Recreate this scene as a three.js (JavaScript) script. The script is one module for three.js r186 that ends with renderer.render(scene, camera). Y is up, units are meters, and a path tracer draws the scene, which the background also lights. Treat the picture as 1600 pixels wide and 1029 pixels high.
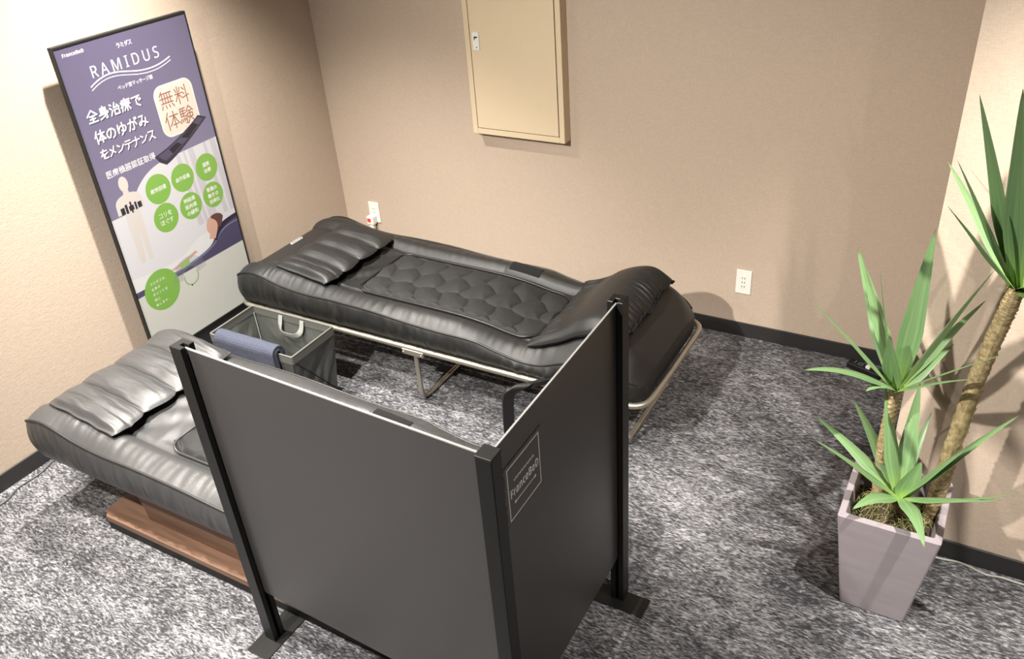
import * as THREE from 'three';
import { mergeGeometries, mergeVertices } from 'three/addons/utils/BufferGeometryUtils.js';
import { RoundedBoxGeometry } from 'three/addons/geometries/RoundedBoxGeometry.js';
import { ImprovedNoise } from 'three/addons/math/ImprovedNoise.js';

// ------------------------------------------------------------------ camera, light, exposure
const scene = new THREE.Scene();
scene.background = new THREE.Color(0x000000);
const camera = new THREE.PerspectiveCamera(2 * Math.atan(514.5 / 1338.364) * 180 / Math.PI, 1600 / 1029, 0.05, 50);
camera.position.set(3.181, 2.202, 3.412);
camera.rotation.order = 'YXZ';
camera.rotation.set(-0.552, 0.559, -0.082);
camera.updateProjectionMatrix();
const renderer = new THREE.WebGLRenderer({ antialias: true });
renderer.toneMapping = THREE.LinearToneMapping;
renderer.toneMappingExposure = 3.0;
renderer.shadowMap.enabled = true;
renderer.shadowMap.type = THREE.PCFSoftShadowMap;
const WARM = new THREE.Color(1.0, 0.95, 0.87);
const CEIL = 2.75;
// lamps of the room: position on the ceiling, point aimed at, candela, half angle, softness of the cone's edge
const LAMPS = [
  { p: [0.58, 1.275], aim: [0.55, 0, 1.36], cd: 16.5, ang: 0.82, pen: 1.0, label: 'white ceiling spotlight in the corner, aimed at the purple sign' },
  { p: [0.36, 2.45], aim: [0.5, 0, 2.6], cd: 11, ang: 0.95, pen: 1.0, label: 'white ceiling spotlight by the left wall, above the head of the wooden-based bed' },
  { p: [1.40, 2.55], aim: [1.5, 0, 2.0], cd: 8, ang: 0.85, pen: 1.0, label: 'white ceiling downlight above the front edge of the wooden-based bed' },
  { p: [1.50, 3.45], aim: [1.9, 0.3, 1.4], cd: 15.5, ang: 0.85, pen: 1.0, label: 'white ceiling downlight in the open floor left of the viewer' },
  { p: [3.65, 2.05], aim: [3.55, 0.2, 1.1], cd: 11, ang: 0.66, pen: 1.0, label: 'white ceiling spotlight in front of the plant and right wall' },
  { p: [4.20, 4.20], aim: [3.9, 0, 2.6], cd: 3.5, ang: 0.90, pen: 0.8, label: 'white ceiling downlight in the open floor right of the viewer' },
];

// ------------------------------------------------------------------ helpers
let seed = 20240611;
const rnd = () => { seed = (seed * 1664525 + 1013904223) >>> 0; return seed / 4294967296; };
const NZ = new ImprovedNoise();
const noise = (x, y = 0, z = 0) => NZ.noise(x + 31.7, y + 11.3, z + 5.1);
const clamp = (v, a, b) => Math.min(b, Math.max(a, v));
const smooth = (a, b, v) => { const t = clamp((v - a) / (b - a), 0, 1); return t * t * (3 - 2 * t); };
const lerp = (a, b, t) => a + (b - a) * t;
const used = new Map();
function numbered(n) {
  const k = used.get(n) || 0; used.set(n, k + 1);
  return k ? n + '_' + String(k).padStart(3, '0') : n;
}
function thing(name, label, category, pos = [0, 0, 0], group) {
  const g = new THREE.Group(); g.name = numbered(name); g.position.set(...pos);
  g.userData = { label, category }; if (group) g.userData.group = group;
  scene.add(g); return g;
}
function part(name, geo, mat, parent, label) {
  const m = new THREE.Mesh(geo, mat); m.name = name; m.castShadow = m.receiveShadow = true;
  if (label) m.userData.label = label;
  parent.add(m); return m;
}
function struct(name, geo, mat, label, category) {
  const m = new THREE.Mesh(geo, mat); m.name = name; m.castShadow = m.receiveShadow = true;
  m.userData = { kind: 'structure', label, category };
  scene.add(m); return m;
}
function box(x0, x1, y0, y1, z0, z1, r = 0) {
  const w = x1 - x0, h = y1 - y0, d = z1 - z0;
  const g = r > 0 ? new RoundedBoxGeometry(w, h, d, 2, Math.min(r, w / 2.01, h / 2.01, d / 2.01)) : new THREE.BoxGeometry(w, h, d);
  g.translate((x0 + x1) / 2, (y0 + y1) / 2, (z0 + z1) / 2); return g;
}
// box whose uv are metres, for the room shell
function slab(x0, x1, y0, y1, z0, z1) {
  const g = new THREE.BoxGeometry(x1 - x0, y1 - y0, z1 - z0); g.translate((x0 + x1) / 2, (y0 + y1) / 2, (z0 + z1) / 2);
  const p = g.attributes.position, n = g.attributes.normal, u = g.attributes.uv;
  for (let i = 0; i < p.count; i++) {
    const x = p.getX(i), y = p.getY(i), z = p.getZ(i);
    if (Math.abs(n.getY(i)) > 0.5) u.setXY(i, x, z); else if (Math.abs(n.getX(i)) > 0.5) u.setXY(i, z, y); else u.setXY(i, x, y);
  }
  return g;
}
const V = (x, y, z) => new THREE.Vector3(x, y, z);
const crv = (pts, closed = false, t = 0.5) => new THREE.CatmullRomCurve3(pts.map((p) => V(...p)), closed, 'catmullrom', t);
const tube = (pts, r, seg = 60, rad = 10, closed = false, t = 0.5) => new THREE.TubeGeometry(crv(pts, closed, t), seg, r, rad, closed);
// straight runs with rounded bends, as bent metal tube is
function bentTube(pts, r, bend, closed = false, rad = 12) {
  const path = new THREE.CurvePath(), n = pts.length, P = pts.map((p) => V(...p));
  const cor = (i) => {
    const a = P[(i + n - 1) % n], b = P[i % n], c = P[(i + 1) % n];
    const d1 = a.clone().sub(b), d2 = c.clone().sub(b), k = Math.min(bend, d1.length() * 0.49, d2.length() * 0.49);
    return [b.clone().add(d1.normalize().multiplyScalar(k)), b, b.clone().add(d2.normalize().multiplyScalar(k))];
  };
  const geos = []; let prev = closed ? cor(0)[2] : P[0];
  const out = [prev.clone()];
  for (let i = 1; i < (closed ? n + 1 : n - 1); i++) {
    const [s, m, e] = cor(i % n);
    out.push(s); for (let k = 1; k <= 7; k++) { const t = k / 8; out.push(s.clone().multiplyScalar((1 - t) ** 2).add(m.clone().multiplyScalar(2 * t * (1 - t))).add(e.clone().multiplyScalar(t * t))); }
    out.push(e);
  }
  if (!closed) out.push(P[n - 1]);
  // explicit sweep with parallel transport
  const N = out.length, pos = [], idx = []; let nn = null;
  for (let i = 0; i < N; i++) {
    const tg = out[Math.min(N - 1, i + 1)].clone().sub(out[Math.max(0, i - 1)]).normalize();
    if (!nn) { nn = Math.abs(tg.y) < 0.9 ? V(0, 1, 0) : V(1, 0, 0); }
    nn.sub(tg.clone().multiplyScalar(nn.dot(tg))).normalize();
    const bb = tg.clone().cross(nn);
    for (let k = 0; k < rad; k++) { const a = k / rad * Math.PI * 2; const q = out[i].clone().add(nn.clone().multiplyScalar(Math.cos(a) * r)).add(bb.clone().multiplyScalar(Math.sin(a) * r)); pos.push(q.x, q.y, q.z); }
  }
  for (let i = 0; i < N - 1; i++) for (let k = 0; k < rad; k++) { const a = i * rad + k, b = i * rad + (k + 1) % rad; idx.push(a, a + rad, b, b, a + rad, b + rad); }
  if (!closed) { for (const [i, f] of [[0, 1], [N - 1, 0]]) { const c = pos.length / 3; pos.push(out[i].x, out[i].y, out[i].z); for (let k = 0; k < rad; k++) { const a = i * rad + k, b = i * rad + (k + 1) % rad; if (f) idx.push(c, a, b); else idx.push(c, b, a); } } }
  const g = new THREE.BufferGeometry(); g.setAttribute('position', new THREE.Float32BufferAttribute(pos, 3));
  g.setAttribute('uv', new THREE.Float32BufferAttribute(new Float32Array(pos.length / 3 * 2), 2)); g.setIndex(idx); g.computeVertexNormals(); return g;
}
// grid of points f(i, j) -> [x, y, z, u, v]
function gridGeo(nu, nv, f, flip = false) {
  const pos = [], uv = [], idx = [];
  for (let i = 0; i <= nu; i++) for (let j = 0; j <= nv; j++) { const q = f(i / nu, j / nv); pos.push(q[0], q[1], q[2]); uv.push(q[3] ?? i / nu, q[4] ?? j / nv); }
  for (let i = 0; i < nu; i++) for (let j = 0; j < nv; j++) { const a = i * (nv + 1) + j, b = a + nv + 1; if (flip) idx.push(a, b, a + 1, b, b + 1, a + 1); else idx.push(a, a + 1, b, b, a + 1, b + 1); }
  const g = new THREE.BufferGeometry(); g.setAttribute('position', new THREE.Float32BufferAttribute(pos, 3)); g.setAttribute('uv', new THREE.Float32BufferAttribute(uv, 2));
  g.setIndex(idx); g.computeVertexNormals(); return g;
}
function keys(arr) { // smooth interpolation through [x, y] pairs
  return (x) => {
    if (x <= arr[0][0]) return arr[0][1];
    for (let i = 1; i < arr.length; i++) if (x <= arr[i][0]) {
      const p0 = arr[Math.max(0, i - 2)], p1 = arr[i - 1], p2 = arr[i], p3 = arr[Math.min(arr.length - 1, i + 1)];
      const h = p2[0] - p1[0], t = (x - p1[0]) / h, m1 = (p2[1] - p0[1]) / (p2[0] - p0[0]) * h, m2 = (p3[1] - p1[1]) / (p3[0] - p1[0]) * h;
      const t2 = t * t, t3 = t2 * t;
      return p1[1] * (2 * t3 - 3 * t2 + 1) + m1 * (t3 - 2 * t2 + t) + p2[1] * (-2 * t3 + 3 * t2) + m2 * (t3 - t2);
    }
    return arr[arr.length - 1][1];
  };
}

// ------------------------------------------------------------------ textures (matter only)
// wrapping value noise on a lattice of px * py cells
function lattice(px, py) { const a = new Float32Array(px * py); for (let i = 0; i < a.length; i++) a[i] = rnd(); return (u, v) => {
  const x = u * px, y = v * py; let x0 = Math.floor(x), y0 = Math.floor(y); let fx = x - x0, fy = y - y0; fx = fx * fx * (3 - 2 * fx); fy = fy * fy * (3 - 2 * fy);
  x0 = ((x0 % px) + px) % px; y0 = ((y0 % py) + py) % py; const x1 = (x0 + 1) % px, y1 = (y0 + 1) % py;
  return lerp(lerp(a[y0 * px + x0], a[y0 * px + x1], fx), lerp(a[y1 * px + x0], a[y1 * px + x1], fx), fy);
}; }
function dataTex(n, m, f, srgb, rep = 1) {
  const d = new Uint8Array(n * m * 4);
  for (let j = 0; j < m; j++) for (let i = 0; i < n; i++) { const c = f(i / n, j / m); const k = (j * n + i) * 4; d[k] = clamp(c[0], 0, 255); d[k + 1] = clamp(c[1], 0, 255); d[k + 2] = clamp(c[2], 0, 255); d[k + 3] = 255; }
  const t = new THREE.DataTexture(d, n, m, THREE.RGBAFormat); t.wrapS = t.wrapT = THREE.RepeatWrapping; t.magFilter = THREE.LinearFilter; t.minFilter = THREE.LinearMipmapLinearFilter; t.generateMipmaps = true;
  if (srgb) t.colorSpace = THREE.SRGBColorSpace; t.repeat.set(rep, rep); t.needsUpdate = true; return t;
}
// carpet: loop pile with light and dark streaks lying along the room's width
const CARP = 2.4;
const cA = lattice(270, 1020), cB = lattice(150, 580), cC = lattice(60, 90), cD = lattice(9, 12), cE = lattice(700, 900), cF = lattice(26, 44);
const carpetVal = (u, v) => {
  const w = (cC(u, v) - 0.5) * 0.004;
  const s = cA(u + w, v + w) * 0.55 + cB(u - w, v + w * 2) * 0.45;
  const patch = cF(u, v) * 0.55 + cD(u, v) * 0.45;
  return clamp((s - 0.5) * 1.7 + 0.43 + (patch - 0.5) * 0.6 + (cE(u, v) - 0.5) * 0.35, 0, 1);
};
const carpetMap = dataTex(2048, 2048, (u, v) => { const t = carpetVal(u, v); return [lerp(46, 152, t), lerp(46, 151, t), lerp(50, 154, t)]; }, true, 1 / CARP);
const pA = lattice(256, 256), pB = lattice(64, 64);
const pileBump = dataTex(512, 512, (u, v) => { const h = 255 * (pA(u, v) * 0.7 + pB(u, v) * 0.3); return [h, h, h]; }, false, 1 / 0.5);
// wallpaper: fine woven emboss
const wA = lattice(40, 220), wB = lattice(220, 40), wC = lattice(24, 24);
const paperBump = dataTex(512, 512, (u, v) => { const h = 255 * (wA(u, v) * 0.4 + wB(u, v) * 0.4 + wC(u, v) * 0.2); return [h, h, h]; }, false, 1 / 0.4);
const paperMap = dataTex(512, 512, (u, v) => { const h = (wA(u, v) + wB(u, v) - 1) * 7; return [190 + h, 172 + h, 155 + h]; }, true, 1 / 0.4);
// leather grain
const lA = lattice(150, 150), lB = lattice(70, 70);
const leatherBump = dataTex(512, 512, (u, v) => { const h = 255 * (Math.abs(lA(u, v) - 0.5) + Math.abs(lB(u, v) - 0.5)); return [h, h, h]; }, false, 1 / 0.15);
const fA = lattice(256, 128), fB = lattice(128, 256);
const clothBump = dataTex(256, 256, (u, v) => { const h = 255 * (fA(u, v) * 0.5 + fB(u, v) * 0.5); return [h, h, h]; }, false, 1 / 0.08);
const towelMap = dataTex(256, 256, (u, v) => { const h = (fA(u, v) + fB(v, u) - 1) * 40; return [68 + h * 0.7, 72 + h * 0.7, 88 + h * 0.7]; }, true, 1 / 0.12);
// walnut veneer, grain along u
const gA = lattice(5, 90), gB = lattice(14, 260), gC = lattice(3, 9);
const woodMap = dataTex(512, 512, (u, v) => { const g = gA(u, v) * 0.5 + gB(u, v) * 0.3 + gC(u, v) * 0.4 - 0.6; return [114 + g * 48, 87 + g * 40, 71 + g * 34]; }, true, 1);
// trunk bark and pot
const bA = lattice(12, 40), bB = lattice(40, 60);
const barkMap = dataTex(256, 256, (u, v) => { const g = bA(u, v) * 0.6 + bB(u, v) * 0.4; return [lerp(124, 206, g), lerp(106, 186, g), lerp(74, 142, g)]; }, true, 1);
const sA = lattice(5, 80), sB = lattice(30, 30);
const potMap = dataTex(256, 256, (u, v) => { const g = (sB(u, v) - 0.5) * 7; return [150 + g, 141 + g, 146 + g]; }, true, 1);
const leafMap = (() => { const st = lattice(40, 2), st2 = lattice(12, 3); return dataTex(256, 64, (u, v) => { const g = (st(u, v) - 0.5) * 22 + (st2(u, v) - 0.5) * 14; return [122 + g, 146 + g, 98 + g * 0.8]; }, true, 1); })();

const S = (o) => new THREE.MeshStandardMaterial(o);
const PH = (o) => new THREE.MeshPhysicalMaterial(o);
const M = {
  wall: S({ map: paperMap, bumpMap: paperBump, bumpScale: 0.0006, roughness: 0.92 }),
  ceiling: S({ color: 0x8f8b85, roughness: 0.95 }),
  carpet: S({ map: carpetMap, bumpMap: pileBump, bumpScale: 0.003, roughness: 1 }),
  base: S({ color: 0x2b2a2b, roughness: 0.55 }),
  leather: PH({ color: 0x191919, roughness: 0.48, bumpMap: leatherBump, bumpScale: 0.0004, clearcoat: 0.06, clearcoatRoughness: 0.45 }),
  leather2: PH({ color: 0x3a3a3b, roughness: 0.40, bumpMap: leatherBump, bumpScale: 0.0004, clearcoat: 0.15, clearcoatRoughness: 0.4 }),  // same leather as the other bed, lamplight put into a lighter colour
  piping: S({ color: 0x161616, roughness: 0.4 }),
  piping2: S({ color: 0x2c2c2c, roughness: 0.4 }),  // piping lightened to go with the lamplight painted into that leather
  quilt: S({ color: 0x131313, roughness: 0.75, bumpMap: clothBump, bumpScale: 0.0006 }),
  velcro: S({ color: 0x0d0d0d, roughness: 1 }),
  champagne: S({ color: 0xb0aa9d, metalness: 0.85, roughness: 0.38 }),
  steel: S({ color: 0xc9c9c9, metalness: 1, roughness: 0.3 }),
  wood: S({ map: woodMap, roughness: 0.5 }),
  black: S({ color: 0x101010, roughness: 0.6 }),
  blackMetal: S({ color: 0x1b1b1a, roughness: 0.42, metalness: 0.3 }),
  panel: PH({ color: 0x343232, roughness: 0.32, clearcoat: 0.25, clearcoatRoughness: 0.4 }),
  panelEdge: S({ color: 0x8e8e8c, roughness: 0.4 }),
  cabinet: S({ color: 0xd9c6a8, roughness: 0.5 }),
  cabinetDark: S({ color: 0x554b40, roughness: 0.8 }),
  plate: S({ color: 0xeeeae0, roughness: 0.4 }),
  hole: S({ color: 0x1a1917, roughness: 0.9 }),
  nylon: PH({ color: 0x484a47, roughness: 0.38, bumpMap: clothBump, bumpScale: 0.0003, clearcoat: 0.2, clearcoatRoughness: 0.35 }),
  nylonRim: S({ color: 0x5c5c58, roughness: 0.5 }),
  webbing: S({ color: 0x80817c, roughness: 0.6 }),
  towel: S({ map: towelMap, roughness: 1, bumpMap: clothBump, bumpScale: 0.002 }),
  pot: S({ map: potMap, roughness: 0.6 }),
  bark: S({ map: barkMap, roughness: 0.9 }),
  soil: S({ color: 0x4a4030, roughness: 1 }),
  fibre: S({ color: 0xa7a56c, roughness: 0.9 }),
  cable: S({ color: 0x4a4a4a, roughness: 0.5 }),
  cableClear: S({ color: 0x8f8e86, roughness: 0.35 }),
  red: PH({ color: 0xb02018, roughness: 0.25, emissive: 0xff3020, emissiveIntensity: 0.5 }),
  white: S({ color: 0xe8e8e4, roughness: 0.45 }),
};
M.leaf = PH({ map: leafMap, roughness: 0.42, side: THREE.DoubleSide, vertexColors: true });

// ------------------------------------------------------------------ room
const ZR = 1.046, XR = 3.079, X1 = 9, Z1 = 9, HB = 0.072;
struct('floor', slab(-0.12, X1 + 0.12, -0.12, 0, -0.12, Z1 + 0.12), M.carpet, 'grey streaked carpet floor', 'floor');
struct('ceiling', slab(-0.12, X1 + 0.12, CEIL, CEIL + 0.12, -0.12, Z1 + 0.12), M.ceiling, 'plain grey ceiling', 'ceiling');
struct('wall_left', slab(-0.12, 0, 0, CEIL, -0.12, Z1 + 0.12), M.wall, 'beige papered wall behind the purple sign', 'wall');
struct('wall_back', slab(0, XR, 0, CEIL, -0.12, 0), M.wall, 'beige papered wall carrying the metal cabinet', 'wall');
struct('wall_right', slab(XR, X1 + 0.12, 0, CEIL, -0.12, ZR), M.wall, 'beige projecting wall behind the potted plant', 'wall');
struct('wall_side', slab(X1, X1 + 0.12, 0, CEIL, ZR, Z1 + 0.12), M.wall, 'beige side wall out of view', 'wall');
struct('wall_front', slab(0, X1, 0, CEIL, Z1, Z1 + 0.12), M.wall, 'beige wall behind the viewer', 'wall');
struct('baseboard_left', box(0, 0.008, 0, HB, 0.008, Z1, 0.002), M.base, 'black skirting along the wall with the sign', 'baseboard');
struct('baseboard_back', box(0, XR - 0.008, 0, HB, 0, 0.008, 0.002), M.base, 'black skirting under the metal cabinet', 'baseboard');
struct('baseboard_return', box(XR - 0.008, XR, 0, HB, 0.008, ZR + 0.008, 0.002), M.base, 'black skirting on the side of the projecting wall', 'baseboard');
struct('baseboard_right', box(XR, X1, 0, HB, ZR, ZR + 0.008, 0.002), M.base, 'black skirting behind the plant pot', 'baseboard');

// ------------------------------------------------------------------ ceiling lamps
for (const L of LAMPS) {
  const t = thing('ceiling_spotlight', L.label, 'lamp', [L.p[0], CEIL, L.p[1]], 'ceiling spotlights');
  const dir = V(L.aim[0] - L.p[0], L.aim[1] - CEIL, L.aim[2] - L.p[1]).normalize();
  const hold = new THREE.LatheGeometry([[0, 0], [0.06, 0], [0.06, -0.012], [0.045, -0.02], [0, -0.02]].map((p) => new THREE.Vector2(...p)), 28);
  part('ceiling_plate', hold, M.white, t);
  const q = new THREE.Quaternion().setFromUnitVectors(V(0, -1, 0), dir);
  const can = new THREE.LatheGeometry([[0, 0.0], [0.045, 0.0], [0.05, -0.01], [0.05, -0.095], [0.045, -0.1], [0.043, -0.085], [0, -0.085]].map((p) => new THREE.Vector2(...p)), 28);
  can.applyQuaternion(q); can.translate(0, -0.018, 0); part('housing', can, M.white, t);
  const lens = new THREE.CylinderGeometry(0.04, 0.04, 0.006, 28); lens.translate(0, -0.089, 0); lens.applyQuaternion(q); lens.translate(0, -0.018, 0);
  part('lens', lens, S({ color: 0xffffff, emissive: 0xfff0dc, emissiveIntensity: 4, roughness: 0.4 }), t);
  const l = new THREE.SpotLight(WARM, L.cd, 0, L.ang, L.pen, 2); l.name = 'beam';
  l.position.set(dir.x * 0.125, dir.y * 0.125 - 0.018, dir.z * 0.125); l.target.name = 'beam_target';
  l.castShadow = true; l.shadow.mapSize.set(2048, 2048); l.shadow.radius = 1.5; l.shadow.bias = -0.0005;
  l.target.position.set(dir.x, dir.y, dir.z); t.add(l, l.target);
}

// ------------------------------------------------------------------ massage beds
const BED_L = 2.025, BED_W = 0.325;
const seamY = keys([[0, 0.385], [0.03, 0.425], [0.08, 0.448], [0.16, 0.455], [0.3, 0.425], [0.43, 0.412], [0.6, 0.414], [0.8, 0.41], [1.0, 0.396], [1.15, 0.39], [1.32, 0.388], [1.42, 0.366], [1.53, 0.348], [1.62, 0.355], [1.72, 0.392], [1.82, 0.42], [1.9, 0.405], [1.97, 0.37], [2.025, 0.34]]);
const topY = keys([[0, 0.40], [0.03, 0.445], [0.1, 0.468], [0.22, 0.472], [0.36, 0.455], [0.49, 0.442], [0.66, 0.43], [0.8, 0.428], [1.16, 0.424], [1.3, 0.412], [1.42, 0.392], [1.54, 0.385], [1.66, 0.42], [1.78, 0.475], [1.86, 0.486], [1.92, 0.468], [1.97, 0.43], [2.0, 0.39], [2.025, 0.35]]);
const halfW = (x) => {
  const r1 = 0.05, r2 = 0.09; let w = BED_W;
  if (x < r1) w -= r1 * (1 - Math.sqrt(Math.max(0, 1 - (1 - x / r1) ** 2)));
  if (x > BED_L - r2) w -= r2 * (1 - Math.sqrt(Math.max(0, 1 - (1 - (BED_L - x) / r2) ** 2)));
  return w;
};
function surfY(x, z, wr = 1, sd = 0) { // top of the mattress: side rolls, stitched valley, flat middle, round foot
  const w = halfW(x), d = Math.max(0, w - Math.abs(z)), ys = seamY(x), yt = topY(x), inner = yt - 0.02;
  let y;
  if (d < 0.07) y = lerp(ys, yt, Math.sin(Math.PI / 2 * clamp(d / 0.07, 0, 1)));
  else y = lerp(yt, inner, smooth(0.075, 0.125, d));
  y -= 0.012 * Math.exp(-(((d - 0.125) / 0.008) ** 2)) * smooth(0.05, 0.1, x);
  const k = smooth(1.6, 1.72, x);
  if (k > 0) y = lerp(y, lerp(ys, yt + 0.012, Math.sin(Math.PI / 2 * clamp(d / 0.11, 0, 1))), k);
  // creases: short cross folds on the rolls, long slack folds in the open middle
  const roll = Math.exp(-(((d - 0.05) / 0.045) ** 2)) * (1 - k) * smooth(0.12, 0.25, x);
  y += wr * roll * 0.0036 * (noise(x * 38, z * 6, sd) + 0.6 * noise(x * 80, z * 9, sd));
  const mid = smooth(0.12, 0.16, d) * smooth(0.3, 0.4, x) * (1 - smooth(0.66, 0.72, x));
  const fold = noise(x * 9 + z * 10, x * 3 - z * 5, sd + 3);
  y += wr * mid * (0.014 * fold - 0.007 * Math.abs(noise(x * 16 - z * 9, z * 9, sd + 7)));
  return y;
}
function mattressGeo(yb, sd) {
  const NX = 300, NT = 64, NS = 12, NB = 6, cols = NS + NT + NS + NB;
  return (() => {
    const pos = [], uv = [], idx = [];
    for (let i = 0; i <= NX; i++) {
      const x = BED_L * (0.5 - 0.5 * Math.cos(Math.PI * (0.06 + 0.88 * i / NX)) - (0.5 - 0.5 * Math.cos(Math.PI * 0.06))) / (1 - 2 * (0.5 - 0.5 * Math.cos(Math.PI * 0.06)));
      const w = halfW(x), ys = seamY(x);
      const e = 1 - Math.min(1, x / 0.05) , e2 = 1 - Math.min(1, (BED_L - x) / 0.06), b = yb + 0.03 * e * e - 0.008 * e2;
      const side = (s, sg) => { // s 0 at the seam, 1 at the bottom
        const y = lerp(ys, b, s); const pl = noise(x * 26 + y * 6 * sg, y * 5, sd + sg) + 0.7 * noise(x * 60, y * 7, sd + 2 * sg);
        return [x, y, sg * (w + 0.016 * Math.sin(Math.PI * Math.min(1, s * 0.9 + 0.03)) - 0.012 * s * s + 0.0075 * pl * Math.sin(Math.PI * s) * (1 - e) * (1 - smooth(1.75, 1.9, x) * 0.7)), x, 0.5 + sg * (0.5 + s * 0.12)];
      };
      const ring = [];
      for (let j = 0; j < NS; j++) ring.push(side(1 - j / NS, 1));
      for (let j = 0; j <= NT; j++) { const z = w * Math.cos(Math.PI * j / NT) * 0.55 + w * (1 - 2 * j / NT) * 0.45; ring.push([x, surfY(x, z, 1, sd), z, x, z]); }
      for (let j = 1; j <= NS; j++) ring.push(side(j / NS, -1));
      for (let j = 1; j < NB; j++) { const t = j / NB; ring.push([x, b, lerp(ring[ring.length - 1][2], (w), 0) * 0 + lerp(-w + 0.012, w - 0.012, t), x, t]); }
      const n = ring.length; for (const p of ring) { pos.push(p[0], p[1], p[2]); uv.push(p[3], p[4]); }
      if (i > 0) for (let j = 0; j < n; j++) { const a = (i - 1) * n + j, c = (i - 1) * n + (j + 1) % n; idx.push(a, a + n, c, c, a + n, c + n); }
      if (i === 0 || i === NX) { const c0 = ring.reduce((s, p) => [s[0] + p[0] / n, s[1] + p[1] / n, s[2] + p[2] / n], [0, 0, 0]); ring.c = c0; mattressGeo.tmp = mattressGeo.tmp || []; mattressGeo.tmp.push([i * n, n, c0, i === 0]); }
    }
    for (const [o, n, c, first] of mattressGeo.tmp) { const k = pos.length / 3; pos.push(...c); uv.push(0, 0); for (let j = 0; j < n; j++) { const a = o + j, d = o + (j + 1) % n; if (first) idx.push(k, a, d); else idx.push(k, d, a); } }
    mattressGeo.tmp = null;
    const g = new THREE.BufferGeometry(); g.setAttribute('position', new THREE.Float32BufferAttribute(pos, 3)); g.setAttribute('uv', new THREE.Float32BufferAttribute(uv, 2)); g.setIndex(idx); g.computeVertexNormals(); return g;
  })();
}
// quilted pad set into the mattress: a rounded panel of puffed, curved hexagons
const PADX0 = 0.63, PADX1 = 1.535, PADZ = 0.182, PADC = 0.012;
function padHalf(x) { // half width with rounded ends
  const r1 = 0.05, r2 = 0.09; let d = 1e9;
  if (x < PADX0 + r1) { const t = (PADX0 + r1 - x) / r1; return PADZ - r1 + r1 * Math.sqrt(Math.max(0, 1 - t * t)); }
  if (x > PADX1 - r2) { const t = (x - PADX1 + r2) / r2; return PADZ - r2 + r2 * Math.sqrt(Math.max(0, 1 - t * t)); }
  return PADZ;
}
function hexEdge(x, z) { // distance to the nearest cell border, cells about 13 cm
  const a = 0.128, wx = x + 0.010 * Math.sin(z * 44 + x * 5), wz = z + 0.009 * Math.sin(x * 50);
  const px = wx / a, pz = wz / (a * 0.866);
  let b1 = 1e9, b2 = 1e9;
  for (let j = Math.floor(pz) - 1; j <= Math.floor(pz) + 2; j++) for (let i = Math.floor(px) - 2; i <= Math.floor(px) + 2; i++) {
    const cx = (i + (j & 1 ? 0.5 : 0)) * a, cz = j * a * 0.866, d = Math.hypot(wx - cx, wz - cz); if (d < b1) { b2 = b1; b1 = d; } else if (d < b2) b2 = d;
  }
  return (b2 - b1) / 2;
}
const padY = (x, z) => surfY(x, z, 0) + 0.004;
function buildBed(name, label, pos, yb, mats, sd) {
  const t = thing(name, label, 'massage bed', pos);
  const mt = part('mattress', mattressGeo(yb, sd), mats.leather, t);
  for (const sg of [1, -1]) {
    const pts = []; for (let i = 0; i <= 70; i++) { const x = 0.004 + (BED_L - 0.03) * i / 70; pts.push([x, seamY(x) + 0.001, sg * (halfW(x) + 0.001)]); }
    part('piping', tube(pts, 0.0042, 200, 7), mats.piping, mt);
  }
  const pad = gridGeo(220, 96, (u, v) => {
    const x = lerp(PADX0, PADX1, u), h = padHalf(x), zl = (v * 2 - 1) * h, z = PADC + zl;
    const rim = smooth(0, 0.02, Math.min(h - Math.abs(zl), x - PADX0, PADX1 - x));
    return [x, padY(x, z) + 0.02 * rim * Math.pow(clamp(hexEdge(x, zl) / 0.05, 0, 1), 0.45) - 0.003 * (1 - rim), z, x, z];
  });
  part('quilted_pad', pad, M.quilt, mt, 'charcoal mesh pad quilted in curved hexagons');
  const oc = []; for (let i = 0; i <= 60; i++) { const x = lerp(PADX0, PADX1, 0.5 - 0.5 * Math.cos(Math.PI * i / 60)); oc.push([x, PADC + padHalf(x)]); }
  for (let i = 59; i > 0; i--) { const x = lerp(PADX0, PADX1, 0.5 - 0.5 * Math.cos(Math.PI * i / 60)); oc.push([x, PADC - padHalf(x)]); }
  part('pad_piping', tube(oc.map(([x, z]) => [x, padY(x, z) + 0.004, z]), 0.0045, 300, 7, true), mats.piping, mt);
  // fastening band on the far roll, partly hook-and-loop
  const band = (x0, x1, z0, z1, lift, nm, m) => part(nm, gridGeo(40, 8, (u, v) => { const x = lerp(x0, x1, u), z = lerp(z0, z1, v); return [x, surfY(x, z, 0) + lift * (1 - 0.8 * Math.max(smooth(0.9, 1, Math.abs(2 * u - 1)), smooth(0.85, 1, Math.abs(2 * v - 1)))), z, x, z]; }), m, mt);
  band(1.15, 1.57, -0.285, -0.205, 0.007, 'fastening_band', mats.leather);
  band(1.165, 1.33, -0.278, -0.213, 0.010, 'loop_patch', M.velcro);
  // stitched head panel seams
  for (const z of [0.2, -0.2]) { const pts = []; for (let i = 0; i <= 20; i++) { const x = 0.05 + i * 0.009; pts.push([x, surfY(x, z, 0) + 0.002, z + 0.01 * Math.sin(i / 20 * Math.PI)]); } part('head_seam', tube(pts, 0.004, 40, 6), mats.leather, mt); }
  return t;
}
const bed1 = buildBed('massage_bed', 'black leather massage bed on a bent metal tube frame beside the back wall', [0.205, 0, 0.73], 0.283, { leather: M.leather, piping: M.piping }, 1);
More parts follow.
